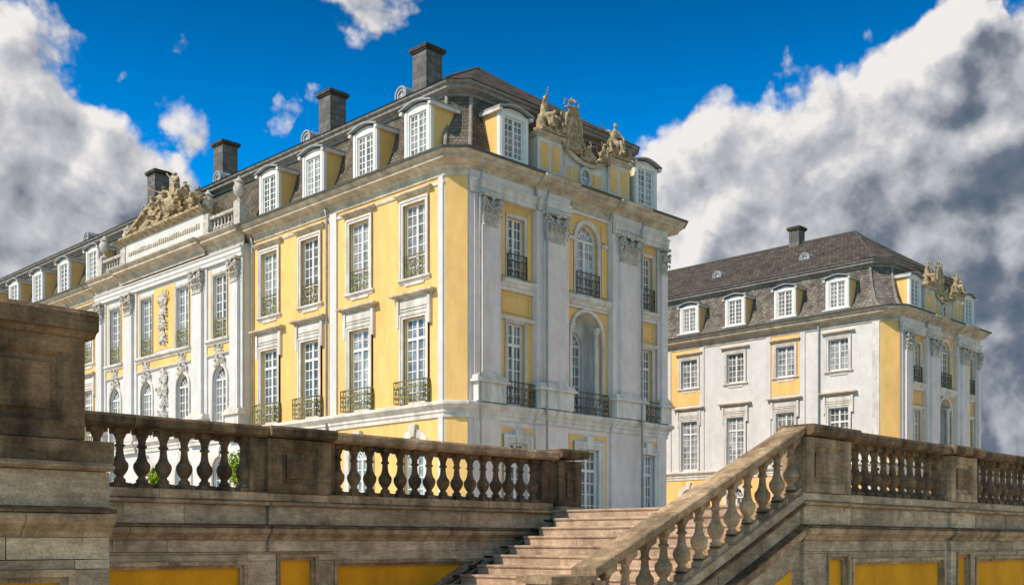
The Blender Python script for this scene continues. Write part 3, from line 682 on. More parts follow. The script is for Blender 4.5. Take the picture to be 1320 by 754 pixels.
def capital(w, h, d=.16):
    mb = MB(); mb.extrude_xz([(-w*.42, 0), (w*.42, 0), (w*.47, h*.85), (-w*.47, h*.85)], -d, .0)
    mb.box(-w*.60, w*.60, -d-.18, 0, h*.90, h); mb.box(-w*.45, w*.45, -d-.05, 0, -.02, .05)
    n = 4
    for i in range(n): leaf(mb, (-w*.34+w*.68*i/(n-1), -d, .04), w*.27, h*.36, .16)
    for i in range(n-1): leaf(mb, (-w*.24+w*.48*i/(n-2), -d, .10+h*.16), w*.28, h*.42, .20)
    for s in (-1, 1):
        leaf(mb, (s*w*.42, -d+.03, .12+h*.16), w*.24, h*.42, .2)
        mb.tube([(x, -d-.13, z) for x, z in spiral(s*w*.46, h*.76, w*.17, w*.03, 0 if s < 0 else math.pi, 1.5, 14, s)], .045, 5)
        mb.tube([(s*w*.46, y, h*.74) for y in (-d-.2, -d-.02)], .07, 6); mb.ball((s*w*.3, -d-.08, h*.56), (.07, .07, .12))
        # pendant drops
        mb.ball((s*w*.54, -d-.12, h*.52), (.06, .06, .10)); mb.ball((s*w*.55, -d-.10, h*.34), (.05, .05, .09)); mb.ball((s*w*.52, -d-.08, h*.18), (.04, .04, .07))
    mb.ball((0, -d-.16, h*.88), (w*.12, .07, h*.09)); mb.ball((0, -d-.1, h*.70), (w*.10, .06, h*.10))
    k = 9
    for i in range(k): t = i/(k-1); mb.ball((-w*.36+w*.72*t, -d-.17, h*.66-.16*math.sin(math.pi*t)), (.055, .055, .05))
    return mb
def ornament(w, h, seed, d=.10):
    """carved relief: paired scrolls, leaves and a central boss, w x h, centred"""
    rnd = random.Random(seed); mb = MB(); k = max(2, int(h/.5))
    for i in range(k):
        z = -h/2+h*(i+.5)/k; q = h/k; ww = w*(.55+.45*abs(math.sin(i*1.7+seed)))
        for s in (-1, 1):
            sp = spiral(s*ww*.26, z, ww*.24, ww*.05, rnd.uniform(0, 6), 1.1, 12, s*rnd.choice((1, -1)))
            mb.tube([(x, -d*.6, zz) for x, zz in sp], [.055-.002*j for j in range(len(sp))], 5)
            mb.ball((s*ww*.42, -d*.3, z+rnd.uniform(-.1, .1)), (.06, .06, .12), rot=Matrix.Rotation(s*.6, 4, 'Y'))
        mb.ball((rnd.uniform(-.03, .03), -d*.7, z), (w*.13, d*.9, q*.33))
    return mb

# ---- sculpture
def figure(mb, base, h, lean=0, face=0, arm_l=None, arm_r=None, seated=False, M=None):
    """draped human figure; local: x right, -y front"""
    T = Matrix.Translation(Vector(base)) @ Matrix.Rotation(face, 4, 'Z'); u = h
    def P(x, y, z): return T @ Vector((x*u, y*u, z*u))
    def C(a, b, r0, r1): mb.cap(P(*a), P(*b), r0*u, r1*u)
    hx = lean
    if seated:
        hip = (0, .02, .30); chest = (hx*.6, .0, .58); neck = (hx, -.01, .70); head = (hx*1.1, -.03, .79)
        C((-.09, 0, .30), (-.13, -.26, .32), .085, .07); C((.09, 0, .30), (.16, -.22, .30), .085, .07)
        C((-.13, -.26, .32), (-.11, -.28, .03), .06, .045); C((.16, -.22, .30), (.22, -.25, .03), .06, .045)
        C((-.11, -.28, .02), (-.11, -.36, .015), .04, .03); C((.22, -.25, .02), (.24, -.33, .015), .04, .03)
        C((0, .06, .12), (0, .04, .30), .17, .14)
    else:
        hip = (0, 0, .50); chest = (hx*.5, 0, .72); neck = (hx*.8, 0, .84); head = (hx, -.02, .925)
        C((-.06, 0, .50), (-.07, -.04, .27), .085, .06); C((-.07, -.04, .27), (-.06, .0, .03), .055, .04)
        C((.06, 0, .50), (.10, -.02, .27), .085, .06); C((.10, -.02, .27), (.12, .02, .03), .055, .04)
        C((0, .04, .05), (0, .02, .48), .13, .09)
    C(hip, chest, .105, .115); C(chest, neck, .10, .045); mb.ball(P(*head), (.055*u, .062*u, .072*u), lvl=2)
    mb.ball(P(head[0], head[1]+.02, head[2]+.03), (.065*u, .06*u, .055*u))
    mb.ball(P(head[0], head[1]-.06, head[2]-.005), (.012*u, .018*u, .018*u))
    for s, a in ((-1, arm_l), (1, arm_r)):
        a = a or ((.17, -.05, -.20), (.14, -.16, -.30)); sh = (chest[0]+s*.12, chest[1], neck[2]-.05)
        el = (sh[0]+s*(a[0][0]-.08), sh[1]+a[0][1], sh[2]+a[0][2]*.8); ha = (sh[0]+s*(a[1][0]-.02), sh[1]+a[1][1], sh[2]+a[1][2])
        C(sh, el, .045, .036); C(el, ha, .035, .025); mb.ball(P(*ha), .03*u)
    rnd = random.Random(int(h*100)+int(face*10))
    for i in range(7):
        x = rnd.uniform(-.13, .13); C((x, -.08 if not seated else -.1, hip[2]+.03), (x*1.5, -.12 if not seated else -.2, .04), .03, .035)
    C((-.11, -.02, chest[2]+.08), (.12, -.08, hip[2]), .04, .05)
    return mb
def crest(w, h):
    mb = MB(); mb.ball((0, 0, h*.40), (w*.36, .14, h*.36), lvl=2); 
    sp = [(x, -.12, z) for x, z in [(w*.40*math.cos(a), h*.40+h*.38*math.sin(a)) for a in [i*math.pi/9 for i in range(19)]]]
    mb.tube(sp, .06, 6); mb.box(-w*.38, w*.38, -.12, .14, 0, .12)
    # crown
    mb.tube([(w*.30*math.cos(a), .16*math.sin(a), h*.80) for a in [i*math.pi/8 for i in range(17)]], .05, 6)
    for i in range(8):
        a = i*math.pi/4; mb.ball((w*.34*math.cos(a), .2*math.sin(a), h*.89), (.06, .06, .09))
        mb.tube([(w*.34*math.cos(a)*q, .2*math.sin(a)*q, h*(.88+.08*math.sin(q*2))) for q in (1, .7, .3, 0)], .03, 5)
    mb.ball((0, 0, h*.99), .075)
    for s in (-1, 1):
        mb.tube([(x, -.05, z) for x, z in spiral(s*w*.42, h*.16, w*.2, .04, 0 if s < 0 else math.pi, 1.3, 14, s)], .06, 6)
        mb.tube([(x, -.02, z) for x, z in spiral(s*w*.44, h*.62, w*.14, .03, 0 if s < 0 else math.pi, 1.3, 12, -s)], .05, 6)
    return mb
def trophy(w, h, seed):
    rnd = random.Random(seed); mb = MB()
    for i in range(5):
        a = rnd.uniform(-.9, .9); mb.tube([(0, rnd.uniform(-.1, .1), h*.1), (math.sin(a)*w*.6, rnd.uniform(-.15, .1), h*.2+math.cos(a)*h*.8)], [.045, .03], 5)
        mb.ball((math.sin(a)*w*.6, 0, h*.2+math.cos(a)*h*.8), (.05, .04, .10), rot=Matrix.Rotation(a, 4, 'Y'))
    mb.ball((-w*.18, -.12, h*.34), (w*.24, .09, h*.28)); mb.ball((w*.2, -.1, h*.28), (w*.2, .12, h*.22)); mb.ball((0, -.05, h*.55), (w*.16, .15, h*.16)); mb.tube([(-.1, -.1, h*.66), (.0, 0, h*.8), (.12, .1, h*.72)], .04, 5)
    mb.box(-w*.45, w*.45, -.18, .18, 0, .1)
    for i in range(9): mb.ball((rnd.uniform(-w*.45, w*.45), rnd.uniform(-.18, .1), rnd.uniform(.1, h*.4)), (rnd.uniform(.06, .12),)*3)
    return mb
def urn():
    return MB().box(-.19, .19, -.19, .19, 0, .12).lathe([(.17,.12),(.08,.20),(.07,.28),(.12,.33),(.24,.45),(.29,.62),(.30,.78),(.24,.92),(.19,.98),(.27,1.04),(.28,1.09),(.18,1.13),(.10,1.22),(.07,1.30),(.02,1.36)], 16)

# ---- plan ring
def ring(d, W, Ln, c):
    k = c-d                # d is outward; the bevelled corner keeps its width
    return [(-d, Ln), (-d, k), (k, -d), (W-k, -d), (W+d, k), (W+d, Ln)]
def sweep(prof, W, Ln, c, i0=0, i1=5):
    mb = MB(); rows = [ring(d, W, Ln, c)[i0:i1+1] for d, z in prof]; n = len(rows[0])
    vs = [(x, y, prof[j][1]) for j in range(len(prof)) for x, y in rows[j]]
    fs = [(j*n+i, j*n+i+1, (j+1)*n+i+1, (j+1)*n+i) for j in range(len(prof)-1) for i in range(n-1)]
    return mb.add(vs, fs)
def wall_with_holes(x0, x1, z0, z1, holes, depth=.28):
    """front face at y=0 seen from -y; holes (xa,xb,za,zb)"""
    mb = MB(); xs = sorted({x0, x1, *[v for h in holes for v in h[:2]]}); zs = sorted({z0, z1, *[v for h in holes for v in h[2:]]})
    for i in range(len(xs)-1):
        for j in range(len(zs)-1):
            cx, cz = (xs[i]+xs[i+1])/2, (zs[j]+zs[j+1])/2
            if any(h[0] < cx < h[1] and h[2] < cz < h[3] for h in holes): continue
            mb.add([(xs[i],0,zs[j]),(xs[i+1],0,zs[j]),(xs[i+1],0,zs[j+1]),(xs[i],0,zs[j+1])], [(0,1,2,3)])
    for a, b, c, d in holes:
        mb.add([(a,0,c),(b,0,c),(b,0,d),(a,0,d),(a,depth,c),(b,depth,c),(b,depth,d),(a,depth,d)], [(0,1,5,4),(1,2,6,5),(2,3,7,6),(3,0,4,7)])
    return mb
RZ_A = R(-90)
class Face:
    """a facade frame of the palace: A = long side (outward -x), B = narrow front (outward -y)"""
    def __init__(s, root, kind, out=0, zo=0): s.r = root; s.k = kind; s.o = out; s.z = zo
    def loc(s, a, z, out=0):
        o = s.o+out
        return (-o, a, z+s.z) if s.k == 'A' else (a, -o, z+s.z)
    @property
    def rz(s): return RZ_A if s.k == 'A' else 0
    def put(s, name, me, a, z, out=0): return place(name, me, s.r, s.loc(a, z, out), s.rz)
    def wall(s, name, m, a0, a1, z0, z1, holes=(), out=0, depth=.28):
        f = -1 if s.k == 'A' else 1
        hs = [(min(f*h[0], f*h[1]), max(f*h[0], f*h[1]), h[2], h[3]) for h in holes]
        mb = wall_with_holes(min(f*a0, f*a1), max(f*a0, f*a1), z0, z1, hs, depth)
        return place(name, mb.mesh(name, m), s.r, s.loc(0, 0, out), s.rz)
    def slab(s, name, m, a0, a1, z0, z1, o0, o1):
        w = a1-a0; mb = MB().box(-w/2, w/2, -o1, -o0, 0, z1-z0)
        return place(name, mb.mesh(name, m), s.r, s.loc((a0+a1)/2, z0), s.rz)

def kid(o, name, key, fn, m, loc=(0,0,0), smooth=False):
    me = cached(key, lambda: fn().mesh(name, m, smooth)); return place(name, me, o, loc)
WINS = {}
def window(F, a, z, w, h, style, rail=None, out=0, cols=4, rows=6, transom=None, arch=False, inset=0):
    key = (w, h, cols, rows, transom, arch)
    o = F.put('window', cached(('w',)+key, lambda: bars(w, h, cols, rows, transom, arch).mesh('window', 'window_paint')), a, z, out)
    kid(o, 'glass', ('g',)+key, lambda: pane(w, h, arch), 'window_glass')
    if style == 'upper':
        kid(o, 'surround', ('su', w, h), lambda: surround(w, h, .20, .08), 'trim_stone')
        kid(o, 'cornice', ('cu', w, h), lambda: mould(w+.56, h+.31, h+.50, .24), 'cornice_stone')
        kid(o, 'sill', ('si', w, h), lambda: mould(w+.42, -.20, -.0, .14).box(-w/2+.1, w/2-.1, -.05, .02, -.3, -.2), 'trim_stone')
    if style == 'piano':
        kid(o, 'surround', ('sp', w, h), lambda: surround(w, h, .20, .08).box(-w/2-.24, w/2+.24, -.06, .02, h+.22, h+.80).box(-w/2-.15, w/2+.15, -.10, .0, h+.42, h+.72)
            .box(-w/2-.36, -w/2-.20, -.15, .02, h-.35, h+.80).box(w/2+.20, w/2+.36, -.15, .02, h-.35, h+.80), 'trim_stone')
        kid(o, 'cornice', ('cp', w, h), lambda: mould(w+.74, h+.80, h+1.02, .34), 'cornice_stone')
        kid(o, 'fascia', ('cf', w, h), lambda: mould(w+.5, h+.24, h+.34, .1), 'trim_stone')
    if style == 'plain':
        kid(o, 'surround', ('sl', w, h), lambda: surround(w, h, .12, .05), 'trim_stone')
    if style == 'arch':
        kid(o, 'surround', ('sa', w, h), lambda: arch_surround(w, h, .20, .09), 'trim_stone')
    if style == 'risalit_arch':
        kid(o, 'surround', ('sra', w, h), lambda: arch_surround(w, h, .16, .08), 'trim_stone')
        kid(o, 'keystone', ('kra', w, h), lambda: MB().add(*_t(ornament(1.1, .7, 5), (0, -.04, h+w/2+.42))).ball((0, -.12, h+w/2+.1), (.16, .14, .26)), 'carved_stone')
    if style == 'ground':
        kid(o, 'surround', ('sg', w, h), lambda: surround(w, h, .34, .10).extrude_xz([(-.16, h+.0), (.16, h+.0), (.24, h+.56), (-.24, h+.56)], -.2, .0), 'trim_stone')
    if style == 'ground_arch':
        kid(o, 'surround', ('sga', w, h), lambda: arch_surround(w, h, .32, .10).extrude_xz([(-.14, h+w/2), (.14, h+w/2), (.22, h+w/2+.5), (-.22, h+w/2+.5)], -.2, .0), 'trim_stone')
    if rail == 'basket': kid(o, 'railing', ('rb', w), lambda: basket(w+.50, .92, .34), 'iron_gilded'); 
    if rail == 'flush': kid(o, 'railing', ('rf', w), lambda: MB().add(*_t(scroll_panel(w-.06, .95, 3), (0, .05, .02))), 'iron_gilded')
    if rail == 'dark_basket': kid(o, 'railing', ('rdb', w), lambda: basket(w+.62, .92, .34), 'iron_dark')
    if rail == 'dark_flush': kid(o, 'railing', ('rdf', w), lambda: MB().add(*_t(basket(w+.1, .95, .12), (0, -.02, .02))), 'iron_dark')
    return o
def _t(mb, off): return ([(x+off[0], y+off[1], z+off[2]) for x, y, z in mb.v], mb.f)

def dormer(F, a, z=15.12, inn=.17, w=1.70, shade='yellow_plaster', arch_rise=.17):
    h = 2.22; ow, oh = 1.12, 1.76
    key = ('dorm', w)
    def front():
        mb = MB(); e = (w-ow)/2
        mb.box(-w/2, -ow/2, 0, .16, 0, h).box(ow/2, w/2, 0, .16, 0, h).box(-ow/2, ow/2, 0.001, .16, .28+oh, h).box(-ow/2, ow/2, 0.001, .16, 0, .28)
        mb.box(-w/2+.05, -w/2+.2, -.04, 0, .25, h-.02).box(w/2-.2, w/2-.05, -.04, 0, .25, h-.02)
        pts = [(-w/2, h)]+[(x, zz) for x, zz in [(-w/2+w*i/10, h+arch_rise*math.sin(math.pi*i/10)) for i in range(11)]]+[(w/2, h)]
        return mb
    o = F.put('dormer', cached(key+('f',), lambda: front().mesh('dormer', 'window_paint')), a, z, -inn)
    kid(o, 'pediment', key+('pd',), lambda: MB().extrude_xz([(-w/2+w*i/10, h+.002+(arch_rise)*math.sin(math.pi*i/10)) for i in range(11)], .002, .2), 'trim_stone')
    c = kid(o, 'casement', key+('c',), lambda: MB().add(*_t(bars(ow, oh, 4, 6), (0, -.08, .28))), 'window_paint')
    kid(o, 'glass', key+('g',), lambda: MB().add(*_t(pane(ow, oh), (0, -.08, .28))), 'window_glass')
    for s in (-1, 1):
        kid(o, 'cheek', key+('k', s, shade), lambda: MB().box(s*w/2-s*.05-.04, s*w/2-s*.05+.04, .162, 2.3, -.1, h-.01), shade)
    def roof():
        mb = MB(); n = 12; ov = .17; t = .07
        lo = [(-w/2-ov+(w+2*ov)*i/n, h+.03+(arch_rise+.04)*math.sin(math.pi*i/n)**1.15) for i in range(n+1)]; up = [(x, zz+t) for x, zz in lo]
        for i in range(n): mb.extrude_xz([lo[i], lo[i+1], up[i+1], up[i]], -.20, 2.2)
        return mb
    kid(o, 'dormer_roof', key+('r',), roof, 'lead_sheet')
    for sx in (-1, 1): kid(o, 'roof_edge', key+('re', sx), lambda: MB().box(min(sx*(w/2-.02), sx*(w/2+.16)), max(sx*(w/2-.02), sx*(w/2+.16)), -.16, 1.9, h-.11, h+.028), 'trim_stone')
    kid(o, 'sill', key+('s',), lambda: mould(w+.1, .06, .22, .16), 'window_paint')
    return o
def oculus_dormer(root, loc, rz):
    mb = MB(); o_ = arc(0, .30, .42, 0, 360, 16); i_ = arc(0, .30, .27, 0, 360, 16)
    for a in range(16): mb.extrude_xz([o_[a], o_[a+1], i_[a+1], i_[a]], -.06, .08)
    mb.box(-.55, .55, -.05, .10, -.35, -.05)
    o = place('roof_light', cached('ocu', lambda: mb.mesh('roof_light', 'lead_sheet')), root, loc, rz)
    o.scale = (.72,)*3
    kid(o, 'glass', 'ocg', lambda: MB().add([(x, .03, z) for x, z in i_[:-1]], [tuple(range(16))]), 'window_glass')
    def rf():
        m2 = MB(); lo = arc(0, .30, .44, -20, 200, 12); up = arc(0, .30, .56, -20, 200, 12)
        for a in range(12): m2.extrude_xz([lo[a], lo[a+1], up[a+1], up[a]], -.12, 1.3)
        m2.box(-.27, .27, .1, 1.3, 0, .55); return m2
    kid(o, 'hood', 'och', rf, 'lead_sheet')
    kid(o, 'glazing_bar', 'ocb', lambda: MB().box(-.02, .02, -.0, .028, .02, .58).box(-.27, .27, .0, .026, .28, .32), 'window_paint')
def chimney(root, x, y, z0, z1, s=.56, lx=None):
    mb = MB().box(-s, s, -s, s, 0, z1-z0-.3); o = mb.obj('chimney', 'chimney_stone', root, (x, y, z0))
    t = z1-z0
    MB().box(-s-.08, s+.08, -s-.08, s+.08, t-.3, t-.22).box(-s-.14, s+.14, -s-.14, s+.14, t-.218, t-.06).box(-s-.05, s+.05, -s-.05, s+.05, t-.058, t).obj('chimney_cap', 'dark_slate', o)
    MB().frust(-s-.1, s+.1, -s-.1, s+.1, .0, .5, .09).obj('flashing', 'lead_sheet', o)
def pilaster(F, a0, a1, z0, z1, base_h=1.05, cap_h=1.25, out=.0, p=.16, m='grey_plaster', cap=True, double=True):
    w = a1-a0; c = (a0+a1)/2; sw = w*(.62 if double else .8)
    F.slab('pier_strip', m, a0, a1, z0, z1, out-.02, out+.08)
    me = MB().box(-sw/2, sw/2, -.08-p, -.07, base_h, z1-z0-cap_h).mesh('pilaster', m)
    o = F.put('pilaster', me, c, z0, out)
    bw = sw/2+.10
    mb = MB().box(-w/2-.04, w/2+.04, -.08-p-.10, -.0, 0, base_h-.28); 
    kw = w/2+.08
    for zz0, zz1, e in ((base_h-.28, base_h-.18, .10), (base_h-.178, base_h-.10, .03), (base_h-.098, base_h, .0)):
        mb.box(-kw-e, kw+e, -.08-p-.12-e, -.0, zz0, zz1)
    mb.obj('pedestal', 'trim_stone', o)
    MB().box(-bw-.02, bw+.02, -.08-p-.07, -.06, base_h+.002, base_h+.09).box(-bw+.04, bw-.04, -.08-p-.04, -.06, base_h+.092, base_h+.16).obj('base_moulding', 'trim_stone', o)
    if cap:
        me = cached(('cap', round(sw, 2), p), lambda: capital(sw, cap_h, .08+p).mesh('capital', 'carved_stone'))
        place('capital', me, o, (0, 0, z1-z0-cap_h))
    return o

CORN = [(0,14.08),(.06,14.08),(.06,14.38),(.10,14.40),(.16,14.47),(.18,14.52),(.18,14.56),(.40,14.66),(.52,14.70),(.52,14.86),(.58,14.88),(.68,14.99),(.70,15.05),(.0,15.10)]
CORN = [(n, 14.08+(z-14.08)*.81) for n, z in CORN]
BELT = [(0,4.43),(.07,4.43),(.07,4.60),(.12,4.63),(.12,4.74),(.17,4.78),(.28,4.90),(.30,4.92),(.30,5.01),(.26,5.06),(.0,5.09)]
def prof_bar(F, name, m, prof, a0, a1, out=0):
    w = a1-a0; k = len(prof); mb = MB()
    vs = [(-w/2, -n, z) for n, z in prof]+[(w/2, -n, z) for n, z in prof]
    mb.add(vs, [(i, (i+1) % k, (i+1) % k+k, i+k) for i in range(k)]+[tuple(range(k))[::-1], tuple(range(k, 2*k))])
    return place(name, mb.mesh(name, m), F.r, F.loc((a0+a1)/2, 0, out), F.rz)

def front_B(root, W, detail=True):
    """the narrow columned front"""
    F = Face(root, 'B'); s = W/14.4
    P = [(.95*s, 2.45*s), (4.45*s, 6.45*s), (9.45*s, 11.45*s), (13.0*s-.05, W-.75)]
    bays = [(2.45*s, 4.45*s), (6.45*s, 9.45*s), (11.45*s, 13.0*s-.05)]
    Y = 'yellow_plaster'
    # plain wall behind the piers, with bay recesses
    holes = [(a, b, 5.09, 13.47) for a, b in (bays[0], bays[2])]+[(bays[1][0], bays[1][1], 5.09, 13.95)]
    gh = []; gw = {0: 1.05, 1: 1.35, 2: 1.05}
    for i, (a, b) in enumerate(bays):
        c = (a+b)/2; gh.append((c-gw[i]/2, c+gw[i]/2, .02, 3.55))
    F.wall('front_wall', 'grey_plaster', .70, W-.70, 0, 14.1, holes+gh, depth=.3)
    for i, (a, b) in enumerate(bays):
        c = (a+b)/2
        if i != 1:
            w = 1.02
            F.wall('bay_panel', Y, a, b, 5.09, 13.47, [(c-w/2, c+w/2, 5.12, 8.55), (c-w/2, c+w/2, 10.42, 12.95)], out=-.10)
            window(F, c, 5.12, w, 3.43, 'plain', 'dark_basket', -.10, cols=4, rows=7, transom=2.55)
            window(F, c, 10.42, w, 2.53, 'plain', 'dark_flush', -.10, cols=4, rows=6)
            prof_bar(F, 'sill_ledge', 'trim_stone', [(-.1,10.02),(.06,10.02),(.08,10.10),(.20,10.2),(.22,10.3),(-.1,10.36)], a+.003, b-.003)
            F.slab('ledge_frieze', 'grey_plaster', a+.003, b-.003, 9.86, 10.019, -.1, .01)
            prof_bar(F, 'lower_ledge', 'trim_stone', [(-.1,8.66),(.02,8.66),(.04,8.74),(.08,8.80),(-.1,8.84)], a+.003, b-.003)
            # raised panel field
            mb = MB()
            pw, ph = (b-a)/2-.16, .80
            for x0, x1, z0, z1 in ((-pw, pw, 0, .07), (-pw, pw, ph-.07, ph), (-pw, -pw+.07, .072, ph-.072), (pw-.07, pw, .072, ph-.072)): mb.box(x0, x1, -.05, .02, z0, z1)
            F.put('panel_moulding', mb.mesh('panel_moulding', Y), c, 8.96, -.10)
            # window jamb pilaster strips
            for sx in (-1, 1): F.slab('jamb_strip', Y, c+sx*(w/2+.26)-.10, c+sx*(w/2+.26)+.10, 10.45, 13.2, -.10, -.04)
        else:
            w = 1.42
            F.wall('bay_panel', Y, a, b, 10.02, 13.95, [(c-w/2, c+w/2, 10.42, 13.62)], out=-.10)
            fl = arch_fill(w, 2.45, 3.2, .28); F.put('arch_spandrel', fl.mesh('arch_spandrel', Y), c, 10.42, -.10)
            window(F, c, 10.42, w, 2.45, 'arch', 'dark_flush', -.10, cols=4, rows=6, arch=True)
            prof_bar(F, 'sill_ledge', 'trim_stone', [(-.1,9.92),(.08,9.92),(.10,10.0),(.24,10.12),(.26,10.3),(-.1,10.36)], a+.003, b-.003)
            F.slab('ledge_frieze', 'grey_plaster', a+.003, b-.003, 9.80, 9.919, -.1, .01)
            for sx in (-1, 1):
                F.slab('jamb_strip', Y, c+sx*1.14-.16, c+sx*1.14+.16, 10.5, 12.9, -.10, -.02)
                F.slab('impost', 'trim_stone', c+sx*1.14-.20, c+sx*1.14+.20, 12.75, 12.9, -.02, .04)
                F.slab('jamb_strip', Y, c+sx*1.14-.16, c+sx*1.14+.16, 13.0, 13.75, -.10, -.04)
            # arched loggia niche
            nw = 2.05; sp = 3.55; dp = .80
            F.wall('niche_front', Y, a, b, 5.09, 9.795, [(c-nw/2, c+nw/2, 5.10, 9.70)], out=-.10, depth=.12)
            fl = arch_fill(nw, sp, 4.6, .12); F.put('arch_spandrel', fl.mesh('arch_spandrel', Y), c, 5.10, -.10)
            F.put('arch_moulding', cached('nicharch', lambda: arch_surround(nw, sp, .16, .10).mesh('arch_moulding', 'trim_stone')), c, 5.10, -.10)
            mb = MB(); pts = [(-nw/2, 0)]+[(x, z) for x, z in arc(0, sp, nw/2, 180, 0, 16)]+[(nw/2, 0)]
            k = len(pts); mb.add([(x, .12, z) for x, z in pts]+[(x, dp, z) for x, z in pts], [(i, i+1, i+1+k, i+k) for i in range(k-1)]); 
            F.put('niche_vault', mb.mesh('niche_vault', 'trim_stone'), c, 5.10, -.10)
            F.wall('niche_back', 'trim_stone', c-nw/2-.02, c+nw/2+.02, 5.10, 9.75, [(c-.62, c+.62, 5.12, 8.94)], out=-.10-dp+.01, depth=.25)
            F.put('arch_spandrel', arch_fill(1.24, 3.2, 3.82, .25).mesh('arch_spandrel', 'trim_stone'), c, 5.12, -.10-dp+.01)
            F.slab('niche_floor', 'trim_stone', c-nw/2, c+nw/2, 5.08, 5.11, -.1-dp, .1)
            window(F, c, 5.12, 1.24, 3.2, 'none', None, -.10-dp+.01, cols=4, rows=7, arch=True)
            for sx in (-1, 1):
                col_ = MB().lathe([(.17,0),(.17,.12),(.14,.16),(.125,.24),(.13,.3),(.11,3.0),(.10,3.08),(.14,3.12),(.12,3.16),(.18,3.28),(.19,3.36)], 14).box(-.2,.2,-.2,.2,3.36,3.45).box(-.19,.19,-.19,.19,-.55,0)
                F.put('column', cached('nichecol', lambda: col_.mesh('column', 'trim_stone')), c+sx*(nw/2-.12), 5.66-.0, -.28)
                F.slab('niche_plinth', Y, c+sx*(nw/2+.25)-.2, c+sx*(nw/2+.25)+.2, 5.1, 5.65, -.10, -.03)
            F.put('railing', cached('nichrail', lambda: basket(nw+.05, .92, .3).mesh('railing', 'iron_dark')), c, 5.10, -.0)
    for i, (a, b) in enumerate(bays):
        c = (a+b)/2; w = gw[i]
        window(F, c, .02, w, 3.53, 'ground', None, 0, cols=4, rows=7, transom=2.6)
        # thin yellow field above and beside the surround
        F.slab('window_field', Y, c-w/2-.60, c-w/2-.345, .02, 4.18, 0, .02); F.slab('window_field', Y, c+w/2+.345, c+w/2+.60, .02, 4.18, 0, .02)
        F.slab('window_field', Y, c-w/2-.60, c-.25, 4.02, 4.2, 0, .022); F.slab('window_field', Y, c+.25, c+w/2+.60, 4.02, 4.2, 0, .022)
    for i, (a, b) in enumerate(P):
        pilaster(F, a, b, 5.09, 13.47, out=(.14 if i in (1, 2) else .0))
        if i in (1, 2):
            F.slab('pier_break', 'grey_plaster', a+.002, b-.002, 0.0, 14.08, .0, .139)
            prof_bar(F, 'belt_break', 'trim_stone', [(n*.9, z+.002) for n, z in BELT], a-.05, b+.05, .15)
        else: F.slab('ground_pier', 'grey_plaster', a+.002, b-.002, 0, 4.43, 0, .06)
    ARCHI = [(-.05,13.472),(.10,13.472),(.10,13.66),(.14,13.68),(.14,13.86),(.20,13.92),(.20,13.98),(-.05,14.0)]
    for a, b, o in ((.72, P[1][0], .08), (P[1][0], P[1][1], .24), (P[2][0], P[2][1], .24), (P[2][1], W-.72, .08)):
        prof_bar(F, 'architrave', 'trim_stone', ARCHI, a+.003, b-.003, o)
        F.slab('frieze', 'grey_plaster', a+.003, b-.003, 14.002, 14.40, -.02, o+.03)
    for a, b in ((P[1][0], P[1][1]), (P[2][0], P[2][1])):
        prof_bar(F, 'cornice_break', 'cornice_stone', [(n, z+.003) for n, z in CORN], a-.08, b+.08, .20)
    # first and last pier: capitals get a second strip towards the chamfers
    return F, P, bays
def attic_B(root, W):
    F = Face(root, 'B', -.25, -.2); s = W/14.4; c = W/2+.75*s-.0
    c = (6.45+9.45)/2*s; hw = 3.1*s
    Y = 'yellow_plaster'
    for sx in (-1, 1):
        a0, a1 = sorted((c+sx*hw, c+sx*1.55*s))
        F.slab('attic_block', 'trim_stone', a0, a1, 15.1, 17.0, -.8, .12)
        prof_bar(F, 'attic_cap', 'cornice_stone', [(-.8,17.0),(.14,17.0),(.18,17.08),(.28,17.14),(.28,17.24),(-.8,17.26)], a0-.08, a1+.08)
        prof_bar(F, 'attic_base', 'trim_stone', [(-.1,15.1),(.2,15.1),(.2,15.5),(.14,15.56),(-.1,15.58)], a0-.03, a1+.03)
        for q in (.26, .74):
            m_ = a0+(a1-a0)*q; F.slab('attic_panel', Y, m_-.27, m_+.27, 15.72, 16.82, .1, .135)
    # curved centre
    n = 14; a0, a1 = c-1.55*s, c+1.55*s; mb = MB(); mc = MB()
    top = lambda t: 16.95-.55*math.sin(math.pi*t)**.8
    for i in range(n):
        t0, t1 = i/n, (i+1)/n; x0, x1 = -1.55*s+3.1*s*t0, -1.55*s+3.1*s*t1
        mb.extrude_xz([(x0, 0), (x1, 0), (x1, top(t1)-15.1), (x0, top(t0)-15.1)], -.04, .5)
        mc.extrude_xz([(x0, top(t0)-15.1), (x1, top(t1)-15.1), (x1, top(t1)-14.9), (x0, top(t0)-14.9)], -.2, .55)
    F.put('attic_centre', mb.mesh('attic_centre', 'trim_stone'), c, 15.1); F.put('attic_scroll', mc.mesh('attic_scroll', 'cornice_stone'), c, 15.1)
    for q in (-1.02, -.62, .62, 1.02):
        F.slab('attic_panel', Y, c+q*s-.15, c+q*s+.15, 15.5, 16.22, .03, .055)
    mb = MB(); o_ = [(x*.8, z) for x, z in arc(0, .9, .50, 0, 360, 18)]; i_ = [(x*.8, z) for x, z in arc(0, .9, .33, 0, 360, 18)]
    for a in range(18): mb.extrude_xz([o_[a], o_[a+1], (i_[a+1][0], (i_[a+1][1]-.9)+.9), i_[a]], -.14, -.03)
    ov = F.put('oval_window', mb.mesh('oval_window', 'trim_stone'), c, 15.02)
    MB().add([(x, -.05, z) for x, z in i_[:-1]], [tuple(range(18))]).obj('glass', 'window_glass', ov)
    MB().box(-.02, .02, -.08, -.055, .58, 1.22).box(-.26, .26, -.078, -.056, .88, .92).obj('glazing_bar', 'window_paint', ov)
    return c, hw

